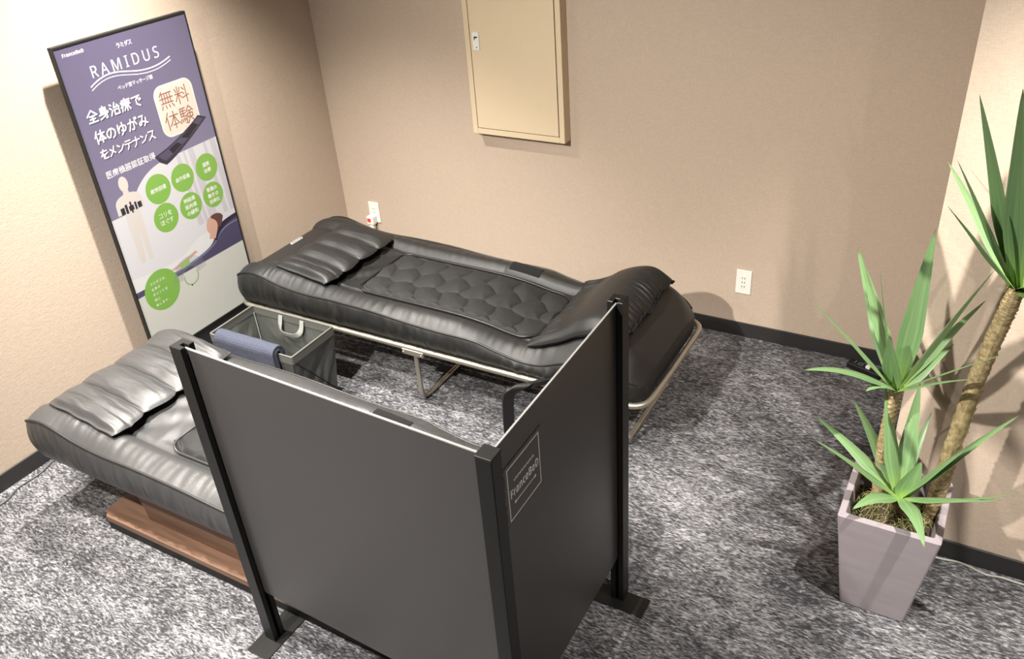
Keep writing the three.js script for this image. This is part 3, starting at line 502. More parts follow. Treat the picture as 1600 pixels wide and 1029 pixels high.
// ------------------------------------------------------------------ sign with print
const G = {
  'ラ': [[2, 1, 8, 1], [1, 4, 9, 4, 8, 7, 4, 10]], 'ミ': [[2, 1, 8, 2.5], [2.5, 4, 7.5, 5.5], [1.5, 7.5, 8.5, 9.5]],
  'ダ': [[4, .5, 3, 3, 1, 5.5], [3.5, 2.5, 8, 2.5, 7, 6, 3, 10], [3.5, 5, 7, 7], [8.3, .3, 9, 1.5], [9.4, 0, 10, 1.2]], 'ス': [[1.5, 1, 8, 1, 6, 5, 1, 9.5], [5.5, 5.8, 9, 9.5]],
  'ベ': [[.5, 6.5, 3.5, 3, 9.5, 8.5], [6.5, 1.5, 7.3, 3], [8, 1, 8.8, 2.5]], 'ッ': [[2, 4.5, 2.8, 6.5], [4.8, 4, 5.4, 6], [8.5, 4.2, 8, 7.5, 4.5, 9.8]],
  'ド': [[3, .5, 3, 10], [3, 3.5, 8, 6], [6.5, 1, 7.2, 2.5], [8, .5, 8.7, 2]], '型': [[1, 1, 5.5, 1], [.8, 3, 5.8, 3], [2.3, 1, 2.2, 3.5, 1, 5.5], [4.3, 1, 4.3, 5.3], [7, 1, 7, 4], [9, .5, 9, 5.2, 8.2, 5.2], [2, 7, 8, 7], [5, 5.5, 5, 9.5], [.8, 9.5, 9.2, 9.5]],
  'マ': [[1, 1.5, 9, 1.5, 8, 4, 5, 7], [3, 5, 6, 8.5]], 'サ': [[.5, 3.2, 9.5, 3.2], [3, .8, 3, 6.2], [7, .8, 7, 5, 5.8, 8, 3.5, 9.8]], 'ー': [[1, 5.2, 9, 5.2]],
  'ジ': [[2, 1, 4, 2.2], [1, 4, 3, 5.2], [1.5, 9.5, 5, 8.2, 9, 3.5], [7, .5, 7.7, 1.8], [8.5, 0, 9.2, 1.3]],
  '器': [[1, .8, 4, .8, 4, 3.2, 1, 3.2, 1, .8], [6, .8, 9, .8, 9, 3.2, 6, 3.2, 6, .8], [.5, 5.2, 9.5, 5.2], [5, 3.6, 4.8, 5.2, 1, 7], [5, 5.2, 9, 7], [1, 7, 4, 7, 4, 9.7, 1, 9.7, 1, 7], [6, 7, 9, 7, 9, 9.7, 6, 9.7, 6, 7]],
  '全': [[5, .3, .5, 4.5], [5, .3, 9.5, 4.5], [2.5, 4.8, 7.5, 4.8], [2.7, 7, 7.3, 7], [5, 4.8, 5, 9.5], [1, 9.5, 9, 9.5]],
  '身': [[5, .2, 4.5, 1.3], [2.5, 1.5, 7.5, 1.5, 7.5, 9.6, 6.5, 9.4], [2.5, 1.5, 2.5, 6.3], [2.5, 3, 7.5, 3], [2.5, 4.6, 7.5, 4.6], [.8, 6.4, 9, 5.8], [9, 4.8, 5.5, 7.8, 1, 9.6]],
  '治': [[1, 1, 2.2, 2], [.5, 3.8, 1.8, 4.8], [.6, 9.6, 2.6, 6], [5.8, .5, 4.2, 4, 8.8, 3.7], [7.5, 2.2, 9.3, 4.6], [4.4, 5.8, 8.8, 5.8, 8.8, 9.5, 4.4, 9.5, 4.4, 5.8]],
  '療': [[5, .2, 5, 1.4], [2, 1.4, 9.7, 1.4], [2, 1.4, 2, 6, .8, 9.6], [.6, 2.8, 1.5, 4], [.4, 6.4, 1.9, 5.2], [3, 3, 9.3, 3], [6, 2, 3.2, 5], [6, 2.6, 9.5, 5], [4.5, 4.6, 7.6, 4.6, 7.6, 6.4, 4.5, 6.4, 4.5, 4.6], [4.6, 5.5, 7.5, 5.5], [6, 6.4, 6, 9.8], [4.3, 7.3, 3.2, 9.2], [7.8, 7.3, 9, 9.2]],
  'で': [[1, 2, 9, 1.5], [8, 1.7, 5, 4, 5, 7.5, 8, 9.5], [7.5, 4, 8.2, 5.3], [9, 3.5, 9.6, 4.8]],
  '体': [[3, .3, .5, 5], [2.1, 3, 2.1, 10], [3.8, 2.6, 9.8, 2.6], [6.8, .3, 6.8, 9.8], [6.6, 2.8, 5, 6, 3.3, 8], [7, 2.8, 8.4, 6, 10, 8], [5.2, 7.7, 8.5, 7.7]],
  'の': [[5.5, 2, 5, 5.5, 3.5, 8.5, 2, 8.5, 1, 6.5, 1.5, 4, 4, 2, 6.5, 2, 8.8, 3.8, 9, 6.2, 8, 8.3, 6, 9.5]],
  'ゆ': [[1.8, 1.5, 1.2, 5, 1.5, 8], [1.5, 6, 3.5, 3.3, 6, 2.6, 8.5, 3.6, 9, 5.5, 7.8, 7.5, 5.8, 7.6, 4.6, 6.5], [6, .5, 6.2, 6, 5.5, 8.5, 3.8, 10]],
  'が': [[.8, 3.5, 5, 3, 6.3, 4, 6, 8.5, 5, 9.5, 3.8, 8.8], [4, .8, 3, 5, 1, 9.5], [7.5, 2.8, 9, 6], [7.8, .5, 8.5, 1.8], [9.2, .2, 9.8, 1.5]],
  'み': [[1.8, 1.3, 5.5, 1.2, 4, 5, 2.5, 8.3, 1.2, 8.3, 1, 6.8, 2.5, 5.5, 6, 6.2, 9.5, 8], [8, 3.5, 7.6, 6.8, 5.5, 9.6]],
  'を': [[1.5, 2.2, 8.2, 2], [4.6, .4, 3.2, 3.8, 1.2, 6.5, 3.8, 5, 5, 5.5, 5.2, 7.5], [9, 4.3, 5.5, 5.8, 3.5, 7.5, 3.8, 9.2, 6, 9.6, 8.8, 9.3]],
  'メ': [[7.5, .8, 6, 5, 1.5, 9.6], [2.5, 3, 8, 7.5]], 'ン': [[1.5, 1.8, 4, 3.6], [1.5, 9, 5.5, 7.5, 9.2, 2.8]], 'テ': [[2, 1.2, 8, 1.2], [.8, 4, 9.2, 4], [5.2, 4, 5, 7, 3, 9.8]], 'ナ': [[.8, 3.5, 9.2, 3.5], [5.2, .6, 5.2, 5, 4.2, 8, 2, 9.8]],
  '医': [[9.3, .8, 1, .8, 1, 9.6, 9.6, 9.6], [3.6, 1.6, 2.3, 3.8], [3, 2.8, 8.5, 2.8], [2, 5, 9, 5], [5.3, 2.8, 5.3, 5, 4, 7.3, 2.2, 8.5], [5.4, 5.2, 8.6, 8.4]],
  '機': [[.3, 3, 3.6, 3], [2, .3, 2, 9.9], [2, 3.3, .4, 7], [2.2, 4, 3.5, 5.5], [4.8, .6, 4.2, 2.2, 5.2, 2.6, 4.2, 4.3, 5.3, 4.2], [8.2, .6, 7.7, 2.2, 8.9, 2.6, 7.8, 4.3, 9.2, 4.2], [4, 5.5, 9.8, 5.5], [6.5, .4, 7, 5, 8.3, 8.6, 9.8, 9.5, 9.8, 8], [4.9, 5.6, 4.5, 8, 3.3, 9.7], [4.8, 7, 6, 8.4], [9, 6.3, 6, 9.6]],
  '言': [[1.3, .6, 3.2, .6], [.4, 2.2, 4.2, 2.2], [1.1, 3.8, 3.5, 3.8], [1.1, 5.3, 3.5, 5.3], [1.1, 6.8, 3.5, 6.8, 3.5, 9.5, 1.1, 9.5, 1.1, 6.8]],
  '取': [[.6, 1, 5.4, 1], [1.5, 1, 1.5, 8.2], [4.4, 1, 4.4, 9.8], [1.5, 3.3, 4.4, 3.3], [1.5, 5.5, 4.4, 5.5], [.4, 8.5, 5, 7.7], [5.6, 2.2, 9.2, 2.2, 8, 6, 5.2, 9.6], [6.2, 3.5, 7.5, 7, 9.8, 9.5]],
  '得': [[2.6, .4, .6, 2.6], [2.8, 2.8, .4, 5.6], [1.9, 4.2, 1.9, 9.8], [4.6, .8, 8.9, .8, 8.9, 4, 4.6, 4, 4.6, .8], [4.6, 2.4, 8.9, 2.4], [3.8, 5.3, 9.7, 5.3], [3.4, 6.9, 9.9, 6.9], [7.8, 5.3, 7.8, 9.7, 6.6, 9.4], [4.8, 7.6, 5.8, 8.8]],
  '無': [[2.6, .3, .8, 2.6], [2, 1.5, 9, 1.5], [.5, 4.2, 9.6, 4.2], [1, 6.8, 9.2, 6.8], [2.4, 1.5, 2.4, 6.8], [4.2, 1.5, 4.2, 6.8], [6, 1.5, 6, 6.8], [7.8, 1.5, 7.8, 6.8], [1.6, 8, .8, 9.8], [3.7, 8, 4, 9.7], [6, 8, 6.5, 9.6], [8.2, 7.9, 9.3, 9.7]],
  '料': [[.6, 4.2, 5, 4.2], [2.8, .4, 2.8, 9.8], [1, 1.2, 1.7, 3.2], [4.6, 1, 3.8, 3.2], [2.6, 4.4, .4, 8], [3, 4.6, 4.8, 6.5], [6, 1.6, 7.3, 2.8], [5.7, 4, 7, 5.2], [5.2, 7.2, 9.9, 6.2], [8.4, .3, 8.4, 9.9]],
  '験': [[.8, .8, 4.6, .8], [.9, .8, .9, 5.3], [2.7, .8, 2.7, 5.3], [.9, 2.3, 4.3, 2.3], [.9, 3.8, 4.3, 3.8], [.9, 5.3, 4.7, 5.3, 4.4, 9.3, 3.5, 9.4], [.4, 6.8, .1, 8.8], [1.4, 6.8, 1.6, 8.4], [2.5, 6.6, 2.9, 8], [3.3, 6.4, 3.8, 7.6], [7.3, .4, 5, 3.4], [7.3, .4, 9.9, 3.4], [6.2, 3.2, 8.6, 3.2], [5.6, 4.6, 9.2, 4.6, 9.2, 6.6, 5.6, 6.6, 5.6, 4.6], [7.4, 3.2, 7.3, 6.6, 5, 9.8], [7.5, 6.8, 9.8, 9.7]],
  '疲': [[5, .2, 5, 1.5], [2, 1.5, 9.6, 1.5], [2, 1.5, 2, 6, .8, 9.6], [.6, 3, 1.5, 4.2], [.4, 6.6, 1.9, 5.4], [4, 3.6, 9.2, 3.6, 8.8, 4.6], [4, 3.6, 3.8, 7, 2.8, 9.6], [6.4, 2.4, 6.4, 5.4], [4, 5.5, 8.6, 5.5, 7, 8.2, 4.4, 9.7], [5, 6.2, 7, 8.4, 9.6, 9.6]],
  '労': [[2, .6, 3, 2.2], [5, .3, 5.3, 2], [8.2, .5, 7, 2.4], [.8, 5, .8, 3.2, 9.3, 3.2, 8.8, 4.8], [1.5, 6, 8.2, 6, 7.8, 9.6, 6.6, 9.4], [5, 4.5, 4.5, 7.5, 1.5, 9.8]],
  '回': [[1, 1, 9, 1, 9, 9.5, 1, 9.5, 1, 1], [3.4, 3.6, 6.6, 3.6, 6.6, 6.8, 3.4, 6.8, 3.4, 3.6]], '復': [[2.6, .4, .6, 2.6], [2.8, 2.8, .4, 5.6], [1.9, 4.2, 1.9, 9.8], [5.4, .2, 4, 2], [5, 1.2, 9.4, 1.2], [4.8, 2.4, 8.8, 2.4, 8.8, 5.4, 4.8, 5.4, 4.8, 2.4], [4.8, 3.9, 8.8, 3.9], [6, 5.6, 4, 7.8], [5.4, 6.6, 8.8, 6.6, 4, 9.8], [5.4, 7.4, 9.6, 9.7]],
  '血': [[5, .2, 4, 2.4], [1.6, 2.6, 8.4, 2.6, 8.4, 9.2], [1.6, 2.6, 1.6, 9.2], [3.9, 2.6, 3.9, 9.2], [6.1, 2.6, 6.1, 9.2], [.4, 9.3, 9.6, 9.3]], '行': [[3, .4, .8, 2.8], [3.2, 3, .4, 6], [2.1, 4.6, 2.1, 9.8], [4.8, 1.4, 9, 1.4], [4.2, 4.2, 9.7, 4.2], [7.4, 4.2, 7.4, 9.6, 6.2, 9.3]],
  '促': [[3, .3, .5, 5], [2.1, 3, 2.1, 10], [4.4, .8, 8.8, .8, 8.8, 3.8, 4.4, 3.8, 4.4, .8], [6.6, 3.8, 6.6, 9], [6.6, 6.2, 9.2, 6.2], [4.6, 5.4, 4.2, 8, 3.2, 9.6], [4.4, 8, 6.6, 9.3, 9.8, 9.4]], '進': [[1, .8, 2.2, 2], [.6, 4, 2.2, 4, 2.2, 8], [.4, 9, 2.2, 8, 4, 9.2, 9.8, 9.3], [5, .4, 3.4, 3.8], [4.2, 2.4, 4.2, 8], [4.2, 2.4, 9.2, 2.4], [4.2, 4.2, 8.8, 4.2], [4.2, 6, 8.8, 6], [4.2, 7.8, 9.4, 7.8], [6.8, .4, 6.6, 7.8]],
  '温': [[1, 1, 2.2, 2], [.5, 3.8, 1.8, 4.8], [.6, 9.6, 2.6, 6], [4, .8, 8.6, .8, 8.6, 4.6, 4, 4.6, 4, .8], [4, 2.7, 8.6, 2.7], [3.6, 6, 9, 6, 9, 9.2], [3.6, 6, 3.6, 9.2], [5.4, 6, 5.4, 9.2], [7.2, 6, 7.2, 9.2], [2.8, 9.3, 9.8, 9.3]], '熱': [[1, 1.4, 5, 1.4], [3, .2, 3, 3], [.5, 3, 5.4, 3], [2, 3, 1, 4.6], [4, 3, 5, 4.4], [1, 5, 5, 5], [3, 4, 3, 6.8], [.4, 7, 5.4, 6.6], [5.6, 2, 8.4, 2, 8.6, 6, 9.8, 6.8], [6.9, .3, 6.6, 4, 5.4, 7], [1.4, 8, .8, 9.8], [3.7, 8, 4, 9.7], [6, 8, 6.5, 9.6], [8.2, 7.9, 9.3, 9.7]],
  'コ': [[1.5, 1.8, 8.3, 1.8, 8.3, 8.8], [1.2, 8.8, 9, 8.8]], 'リ': [[2.6, 1, 2.6, 6], [7.4, .8, 7.4, 5.6, 6, 8, 3.6, 9.8]], 'ほ': [[1.4, .8, .9, 5, 1.5, 9.5], [3.8, 1.6, 9.2, 1.6], [3.8, 4, 9.2, 4], [6.6, 1.6, 6.6, 8.6, 5, 9.5, 3.8, 8.4, 5.4, 7.4, 9.4, 9]], 'ぐ': [[6.5, .5, 2, 5, 6.8, 9.8], [7.2, 3, 8, 4.4], [8.8, 2.4, 9.6, 3.8]], 'す': [[.5, 2.4, 9.5, 2.4], [5.6, .4, 5.6, 5.6, 4.4, 6.6, 3.2, 5.6, 4.2, 4.4, 5.6, 5, 5.6, 7.4, 3.6, 9.8]],
  '神': [[1.6, .3, 2.2, 1.4], [.5, 2.4, 3.6, 2.4, .4, 6.4], [2.2, 4.6, 2.2, 9.9], [2.4, 5, 3.6, 6], [4.6, 2, 9.2, 2, 9.2, 7, 4.6, 7, 4.6, 2], [4.6, 4.5, 9.2, 4.5], [6.9, .3, 6.9, 9.9]], '経': [[2.2, .3, .8, 2.4, 2.6, 2.8, .6, 5.2, 3.4, 4.8], [2, 5.2, 2, 9.8], [.8, 6.4, .4, 8.6], [3, 6.2, 3.6, 8], [4.6, 1.2, 8.8, 1.2, 7, 3.8, 4.4, 5.2], [5.2, 2, 7, 3.8, 9.6, 5], [4.8, 6.6, 9, 6.6], [6.9, 5.2, 6.9, 9.4], [4.2, 9.4, 9.8, 9.4]],
  '痛': [[5, .2, 5, 1.4], [2, 1.4, 9.7, 1.4], [2, 1.4, 2, 6, .8, 9.6], [.6, 2.8, 1.5, 4], [.4, 6.4, 1.9, 5.2], [4, 2.6, 8.6, 2.6, 6.6, 4], [4, 4.4, 8.8, 4.4, 8.8, 9.6], [4, 4.4, 4, 9.8], [4, 6, 8.8, 6], [4, 7.6, 8.8, 7.6], [6.4, 4.4, 6.4, 9.6]], '筋': [[2, .3, .6, 2.6], [1.4, 1.5, 4.6, 1.5], [6.6, .3, 5.4, 2.6], [6, 1.5, 9.6, 1.5], [1.2, 3.6, 4.2, 3.6, 4.2, 9.6], [1.2, 3.6, 1, 7.6, .4, 9.6], [1.2, 5.4, 4.2, 5.4], [1.2, 7.2, 4.2, 7.2], [5.2, 5, 9.2, 5, 8.8, 9.5, 7.6, 9.2], [7, 3.2, 6.8, 6.6, 5, 9.8]],
  '肉': [[1.2, 2.2, 8.8, 2.2, 8.8, 9.6, 7.6, 9.4], [1.2, 2.2, 1.2, 9.8], [5, .3, 4.8, 3, 2.6, 5.4], [5, 3.2, 7.2, 5], [5, 5.4, 2.6, 8.4], [5, 6, 7.4, 8]], '緩': [[2.2, .3, .8, 2.4, 2.6, 2.8, .6, 5.2, 3.4, 4.8], [2, 5.2, 2, 9.8], [.8, 6.4, .4, 8.6], [3, 6.2, 3.6, 8], [9, .4, 4.6, 1], [5, 2, 5.4, 3], [7, 1.6, 7, 2.8], [9, 1.6, 8.4, 3], [4.6, 3.8, 9.4, 3.8], [4.2, 5.4, 9.8, 5.4], [6.2, 3.8, 5.6, 7, 4, 9.8], [5.8, 6.8, 9, 6.8, 4.8, 9.8], [6, 7.6, 9.8, 9.7]], '和': [[4.4, .4, .8, 1.4], [.4, 3.2, 5.2, 3.2], [2.8, 1, 2.8, 9.9], [2.6, 3.6, .4, 7], [3, 4, 4.8, 6], [6, 2, 9.2, 2, 9.2, 8.6, 6, 8.6, 6, 2]],
  '胃': [[1.8, .6, 8.2, .6, 8.2, 4, 1.8, 4, 1.8, .6], [1.8, 2.3, 8.2, 2.3], [5, .6, 5, 4], [2.4, 5, 7.8, 5, 7.8, 9.7, 6.8, 9.5], [2.4, 5, 2.4, 9.9], [2.4, 6.6, 7.8, 6.6], [2.4, 8, 7.8, 8]], '腸': [[.9, .8, 3.4, .8, 3.4, 9.6], [.9, .8, .9, 7, .3, 9.6], [.9, 3.4, 3.4, 3.4], [.9, 6, 3.4, 6], [5.2, .6, 8.8, .6, 8.8, 3.8, 5.2, 3.8, 5.2, .6], [5.2, 2.2, 8.8, 2.2], [4.2, 5, 9.8, 5], [5.4, 5, 4.2, 7.4], [5.2, 6.2, 9.4, 6.2, 9, 9.5, 8, 9.4], [6.6, 6.4, 4.6, 9.4], [8, 6.4, 6.2, 9.8]],
  '働': [[2.2, .3, .4, 4.6], [1.5, 3, 1.5, 9.9], [6, .6, 3, 1.2], [2.6, 2.2, 6.6, 2.2], [3, 3.4, 6.2, 3.4, 6.2, 6, 3, 6, 3, 3.4], [3, 4.7, 6.2, 4.7], [4.6, 1, 4.6, 9], [2.8, 7.4, 6.4, 7.4], [2.6, 9.2, 6.8, 8.8], [6.8, 3, 9.6, 3, 9.2, 9.4, 8.4, 9.2], [8, .6, 7.8, 6, 6.4, 9.8]], 'き': [[1.6, 2, 8, 1.6], [1.4, 4.2, 8.6, 3.8], [4, .4, 7, 6.4, 3.6, 6], [2.4, 7.4, 3.4, 9.2, 7.4, 9.6]], '活': [[1, 1, 2.2, 2], [.5, 3.8, 1.8, 4.8], [.6, 9.6, 2.6, 6], [8.6, .6, 4.2, 1.4], [3.4, 3.6, 9.8, 3.6], [6.6, 1, 6.6, 6], [4.2, 6, 9, 6, 9, 9.5, 4.2, 9.5, 4.2, 6]],
  '発': [[1.4, 1, 4.6, 1, 3, 3.4, .4, 5.2], [1.6, 2.6, 3, 3.6], [5.4, .4, 7, 3, 9.8, 5], [8.6, .8, 6.8, 2.6], [9.4, 2.4, 7.6, 3.8], [2.4, 4.8, 7.6, 4.8], [1.2, 6.6, 9, 6.6], [3.8, 4.8, 3.6, 7.4, 1, 9.8], [6.2, 4.8, 6.2, 9.2, 9.4, 9.2, 9.4, 8]], '化': [[3, .3, .5, 5], [2.1, 3, 2.1, 10], [9.2, 2.6, 5, 5.6], [5, .5, 5, 9.2, 9.6, 9.2, 9.6, 7.4]],
  'は': [[1.4, .8, .9, 5, 1.5, 9.5], [3.8, 3, 9.2, 3], [6.6, .8, 6.6, 8.6, 5, 9.5, 3.8, 8.4, 5.4, 7.4, 9.4, 9]], 'ポ': [[.8, 3.2, 9.2, 3.2], [5, .8, 5, 9.8], [3, 5, 1.2, 8], [7, 5, 8.8, 8], [8.6, .4, 9.4, 1.2, 8.6, 2, 7.8, 1.2, 8.6, .4]], 'イ': [[8.5, .6, 5.5, 3.8, 1, 6], [5.6, 3.8, 5.6, 9.8]], 'ト': [[3.4, .5, 3.4, 9.9], [3.4, 3.8, 8.4, 6.4]], 'に': [[1.4, .8, .9, 5, 1.5, 9.5], [4.2, 2.2, 9, 2.2], [4, 6.6, 4.6, 8.8, 9.4, 8.8]], 'し': [[3, .5, 2.8, 7.6, 4.2, 9.5, 6.6, 9.2, 8.8, 6.8]], 'ま': [[1.4, 2, 8.6, 2], [1.6, 4.4, 8.4, 4.4], [5.2, .4, 5.2, 8.4, 3.8, 9.6, 2, 8.6, 3.6, 7.4, 6, 8, 8.8, 9.6]], '的': [[2.6, .3, 1.8, 2], [.8, 2, 4.2, 2, 4.2, 9, .8, 9, .8, 2], [.8, 5.4, 4.2, 5.4], [6.2, .4, 4.8, 4], [5.8, 2.4, 9.2, 2.4, 8.8, 9.5, 7.6, 9.2], [6, 4.8, 7.2, 6.6]], '、': [[1.4, 7.6, 3, 9.4]], '。': [[2, 7.6, 3, 8.6, 2, 9.6, 1, 8.6, 2, 7.6]], '刺': [[.6, 2.2, 5.4, 2.2], [3, .4, 3, 9.8], [.9, 6, .9, 4, 5, 4, 5, 6], [3, 6, .4, 9], [3, 6, 5.6, 8.6], [6.8, 1.6, 6.8, 7], [9, .4, 9, 9.6, 7.8, 9.3]],
};
G['認'] = [...G['言'], [4.8, 1, 9.2, 1, 8.8, 4, 7.8, 4], [6.8, 1, 6.4, 3, 4.8, 4.6], [5.4, 2.8, 6.8, 3.5], [4.9, 6.3, 4.5, 8.6], [6, 5.8, 6, 9.2, 8.8, 9.2, 8.8, 8], [7, 5.4, 7.9, 6.6], [8.7, 6, 9.8, 8]];
G['証'] = [...G['言'], [4.8, 1, 9.7, 1], [7.2, 1, 7.2, 9.4], [7.2, 5, 9.3, 5], [5.5, 4, 5.5, 9.4], [4.4, 9.4, 9.9, 9.4]];
{
  const PW = 0.643, PH_ = 1.378, K = 1400, cv = document.createElement('canvas'); cv.width = Math.round(PW * K); cv.height = Math.round(PH_ * K); const c = cv.getContext('2d');
  c.scale(K, K); c.lineCap = 'round'; c.lineJoin = 'round';
  const glyph = (ch, x, y, s) => { for (const p of G[ch] || []) { c.beginPath(); c.moveTo(x + p[0] * s / 10, y + p[1] * s / 10); for (let i = 2; i < p.length; i += 2) c.lineTo(x + p[i] * s / 10, y + p[i + 1] * s / 10); c.stroke(); } };
  const text = (str, x, y, s, w, col, gap = 0) => { c.strokeStyle = col; c.lineWidth = w; let k = 0; for (const ch of str) { glyph(ch, x + k * (s * 1.08 + gap), y, s); k++; } };
  const ctext = (str, cx, y, s, w, col) => text(str, cx - ([...str].length * s * 1.08 - s * 0.08) / 2, y, s, w, col);
  const WH = '#f4f3f4';
  // purple ground, pale lower field with an arched edge, pale strip along the foot
  const bgd = c.createLinearGradient(0, 0, 0.2, 0.7); bgd.addColorStop(0, '#625c78'); bgd.addColorStop(1, '#8a85a3'); c.fillStyle = bgd; c.fillRect(0, 0, PW, PH_);
  c.fillStyle = '#e4e3e9'; c.beginPath(); c.moveTo(0, 0.70); c.lineTo(0.105, 0.70); c.bezierCurveTo(0.16, 0.60, 0.24, 0.555, 0.34, 0.55); c.lineTo(PW, 0.545); c.lineTo(PW, PH_); c.lineTo(0, PH_); c.fill();
  c.fillStyle = '#d2d0da'; for (const [x, w] of [[0.40, 0.02], [0.44, 0.012], [0.47, 0.03], [0.56, 0.016], [0.6, 0.03]]) { c.beginPath(); c.moveTo(x, 0.547); c.lineTo(x + w, 0.547); c.lineTo(x + w * 1.6 + 0.02, 0.9); c.lineTo(x + 0.02, 0.9); c.fill(); }
  // lying woman on a bed (picture)
  c.fillStyle = '#eeeef2'; c.beginPath(); c.moveTo(0, 0.98); c.bezierCurveTo(0.14, 1.0, 0.26, 1.01, 0.33, 0.98); c.bezierCurveTo(0.37, 0.955, 0.42, 0.94, 0.47, 0.95); c.lineTo(0.5, 1.0); c.lineTo(0.3, 1.05); c.lineTo(0, 1.06); c.fill();
  c.fillStyle = '#55506f'; c.beginPath(); c.moveTo(0.0, 1.045); c.bezierCurveTo(0.16, 1.05, 0.34, 1.05, 0.43, 1.025); c.bezierCurveTo(0.49, 1.01, 0.5, 0.95, 0.56, 0.935); c.lineTo(PW, 0.94); c.lineTo(PW, 1.073); c.lineTo(0, 1.073); c.fill();
  c.strokeStyle = '#8b88a6'; c.lineWidth = 0.006; c.beginPath(); c.moveTo(0.08, 1.05); c.bezierCurveTo(0.3, 1.055, 0.44, 1.05, 0.5, 1.0); c.bezierCurveTo(0.53, 0.97, 0.57, 0.96, PW, 0.962); c.stroke();
  c.fillStyle = '#332e44'; c.beginPath(); c.moveTo(0.475, 0.99); c.bezierCurveTo(0.49, 0.95, 0.53, 0.93, PW, 0.925); c.lineTo(PW, 0.945); c.bezierCurveTo(0.57, 0.95, 0.52, 0.97, 0.495, 1.01); c.fill();
  c.fillStyle = '#d9b3a2'; c.beginPath(); c.moveTo(0.20, 1.03); c.lineTo(0.36, 1.0); c.lineTo(0.37, 1.012); c.lineTo(0.24, 1.04); c.fill();
  c.fillStyle = '#dfb2a0'; c.beginPath(); c.ellipse(0.492, 0.925, 0.034, 0.045, 0.5, 0, 7); c.fill(); c.beginPath(); c.moveTo(0.47, 0.95); c.lineTo(0.455, 0.985); c.lineTo(0.49, 0.995); c.lineTo(0.52, 0.95); c.fill();
  c.fillStyle = '#6d4a45'; c.beginPath(); c.moveTo(0.495, 0.885); c.bezierCurveTo(0.52, 0.875, 0.56, 0.885, 0.565, 0.91); c.lineTo(0.545, 0.945); c.lineTo(0.515, 0.955); c.bezierCurveTo(0.53, 0.93, 0.52, 0.91, 0.495, 0.895); c.fill();
  c.fillStyle = '#dedfd9'; c.fillRect(0, 1.073, PW, PH_ - 1.073);
  // standing figure
  c.fillStyle = '#e2dbd7'; c.beginPath(); c.ellipse(0.108, 0.575, 0.023, 0.033, 0, 0, 7); c.fill();
  c.beginPath(); c.moveTo(0.096, 0.60); c.lineTo(0.12, 0.60); c.lineTo(0.124, 0.617); c.bezierCurveTo(0.165, 0.622, 0.175, 0.64, 0.178, 0.675); c.lineTo(0.176, 0.70); c.lineTo(0.15, 0.7); c.bezierCurveTo(0.14, 0.73, 0.152, 0.76, 0.147, 0.80); c.lineTo(0.14, 0.93); c.lineTo(0.12, 0.935); c.lineTo(0.112, 0.79); c.lineTo(0.098, 0.935); c.lineTo(0.075, 0.93); c.lineTo(0.07, 0.78); c.bezierCurveTo(0.062, 0.75, 0.08, 0.72, 0.068, 0.695); c.lineTo(0.04, 0.695); c.lineTo(0.042, 0.65); c.bezierCurveTo(0.05, 0.625, 0.07, 0.62, 0.092, 0.617); c.fill();
  c.fillStyle = '#37353b'; for (const [x, y, w, h] of [[0.058, 0.668, 0.02, 0.03], [0.082, 0.66, 0.012, 0.04], [0.1, 0.672, 0.024, 0.022], [0.108, 0.655, 0.008, 0.05], [0.13, 0.664, 0.01, 0.034], [0.145, 0.67, 0.02, 0.026]]) c.fillRect(x, y, w, h);
  // heading
  c.fillStyle = WH; c.font = 'bold 0.019px sans-serif'; c.save(); c.scale(0.001, 0.001);
  c.font = 'bold 19px sans-serif'; c.fillText('FranceBeD', 28, 36, 104);
  c.font = '62px sans-serif'; let xx = 122; for (const ch of 'RAMIDUS') { c.fillText(ch, xx, 138); xx += c.measureText(ch).width + 12.5; } c.restore();
  text('ラミダス', 0.272, 0.04, 0.018, 0.0026, WH);
  c.strokeStyle = WH; for (const [d, w] of [[0, 0.0055], [0.014, 0.0035]]) { c.lineWidth = w; c.beginPath(); c.moveTo(0.108, 0.168 + d); c.bezierCurveTo(0.2, 0.12 + d, 0.26, 0.15 + d, 0.33, 0.163 + d); c.bezierCurveTo(0.4, 0.175 + d, 0.45, 0.17 + d, 0.51, 0.15 + d); c.stroke(); }
  text('ベッド型マッサージ器', 0.222, 0.196, 0.0165, 0.0022, WH);
  for (const [col, dx, dy, w] of [['#3d3856', 0.003, 0.004, 0.0072], [WH, 0, 0, 0.0068]]) { text('全身治療で', 0.046 + dx, 0.25 + dy, 0.05, w, col); text('体のゆがみ', 0.050 + dx, 0.334 + dy, 0.05, w, col); text('をメンテナンス', 0.050 + dx, 0.41 + dy, 0.040, w * 0.9, col, -0.003); }
  text('医療機器認証取得', 0.046, 0.50, 0.0295, 0.0032, WH);
  // free-trial box
  const rr = (x, y, w, h, r) => { c.beginPath(); c.roundRect(x, y, w, h, r); };
  c.fillStyle = '#f3efe9'; rr(0.374, 0.25, 0.212, 0.222, 0.045); c.fill(); c.fillStyle = '#e9dfd2'; rr(0.381, 0.257, 0.198, 0.208, 0.04); c.fill();
  text('無料', 0.396, 0.275, 0.077, 0.0052, '#a56e60'); text('体験', 0.396, 0.366, 0.077, 0.0052, '#a56e60');
  // bed machine picture
  c.save(); c.translate(0.46, 0.505); c.rotate(-0.24);
  c.fillStyle = '#383345'; c.beginPath(); c.moveTo(-0.165, -0.022); c.bezierCurveTo(-0.08, -0.014, 0.06, -0.03, 0.13, -0.052); c.lineTo(0.168, -0.02); c.bezierCurveTo(0.1, 0.0, -0.05, 0.04, -0.13, 0.04); c.lineTo(-0.155, 0.012); c.fill();
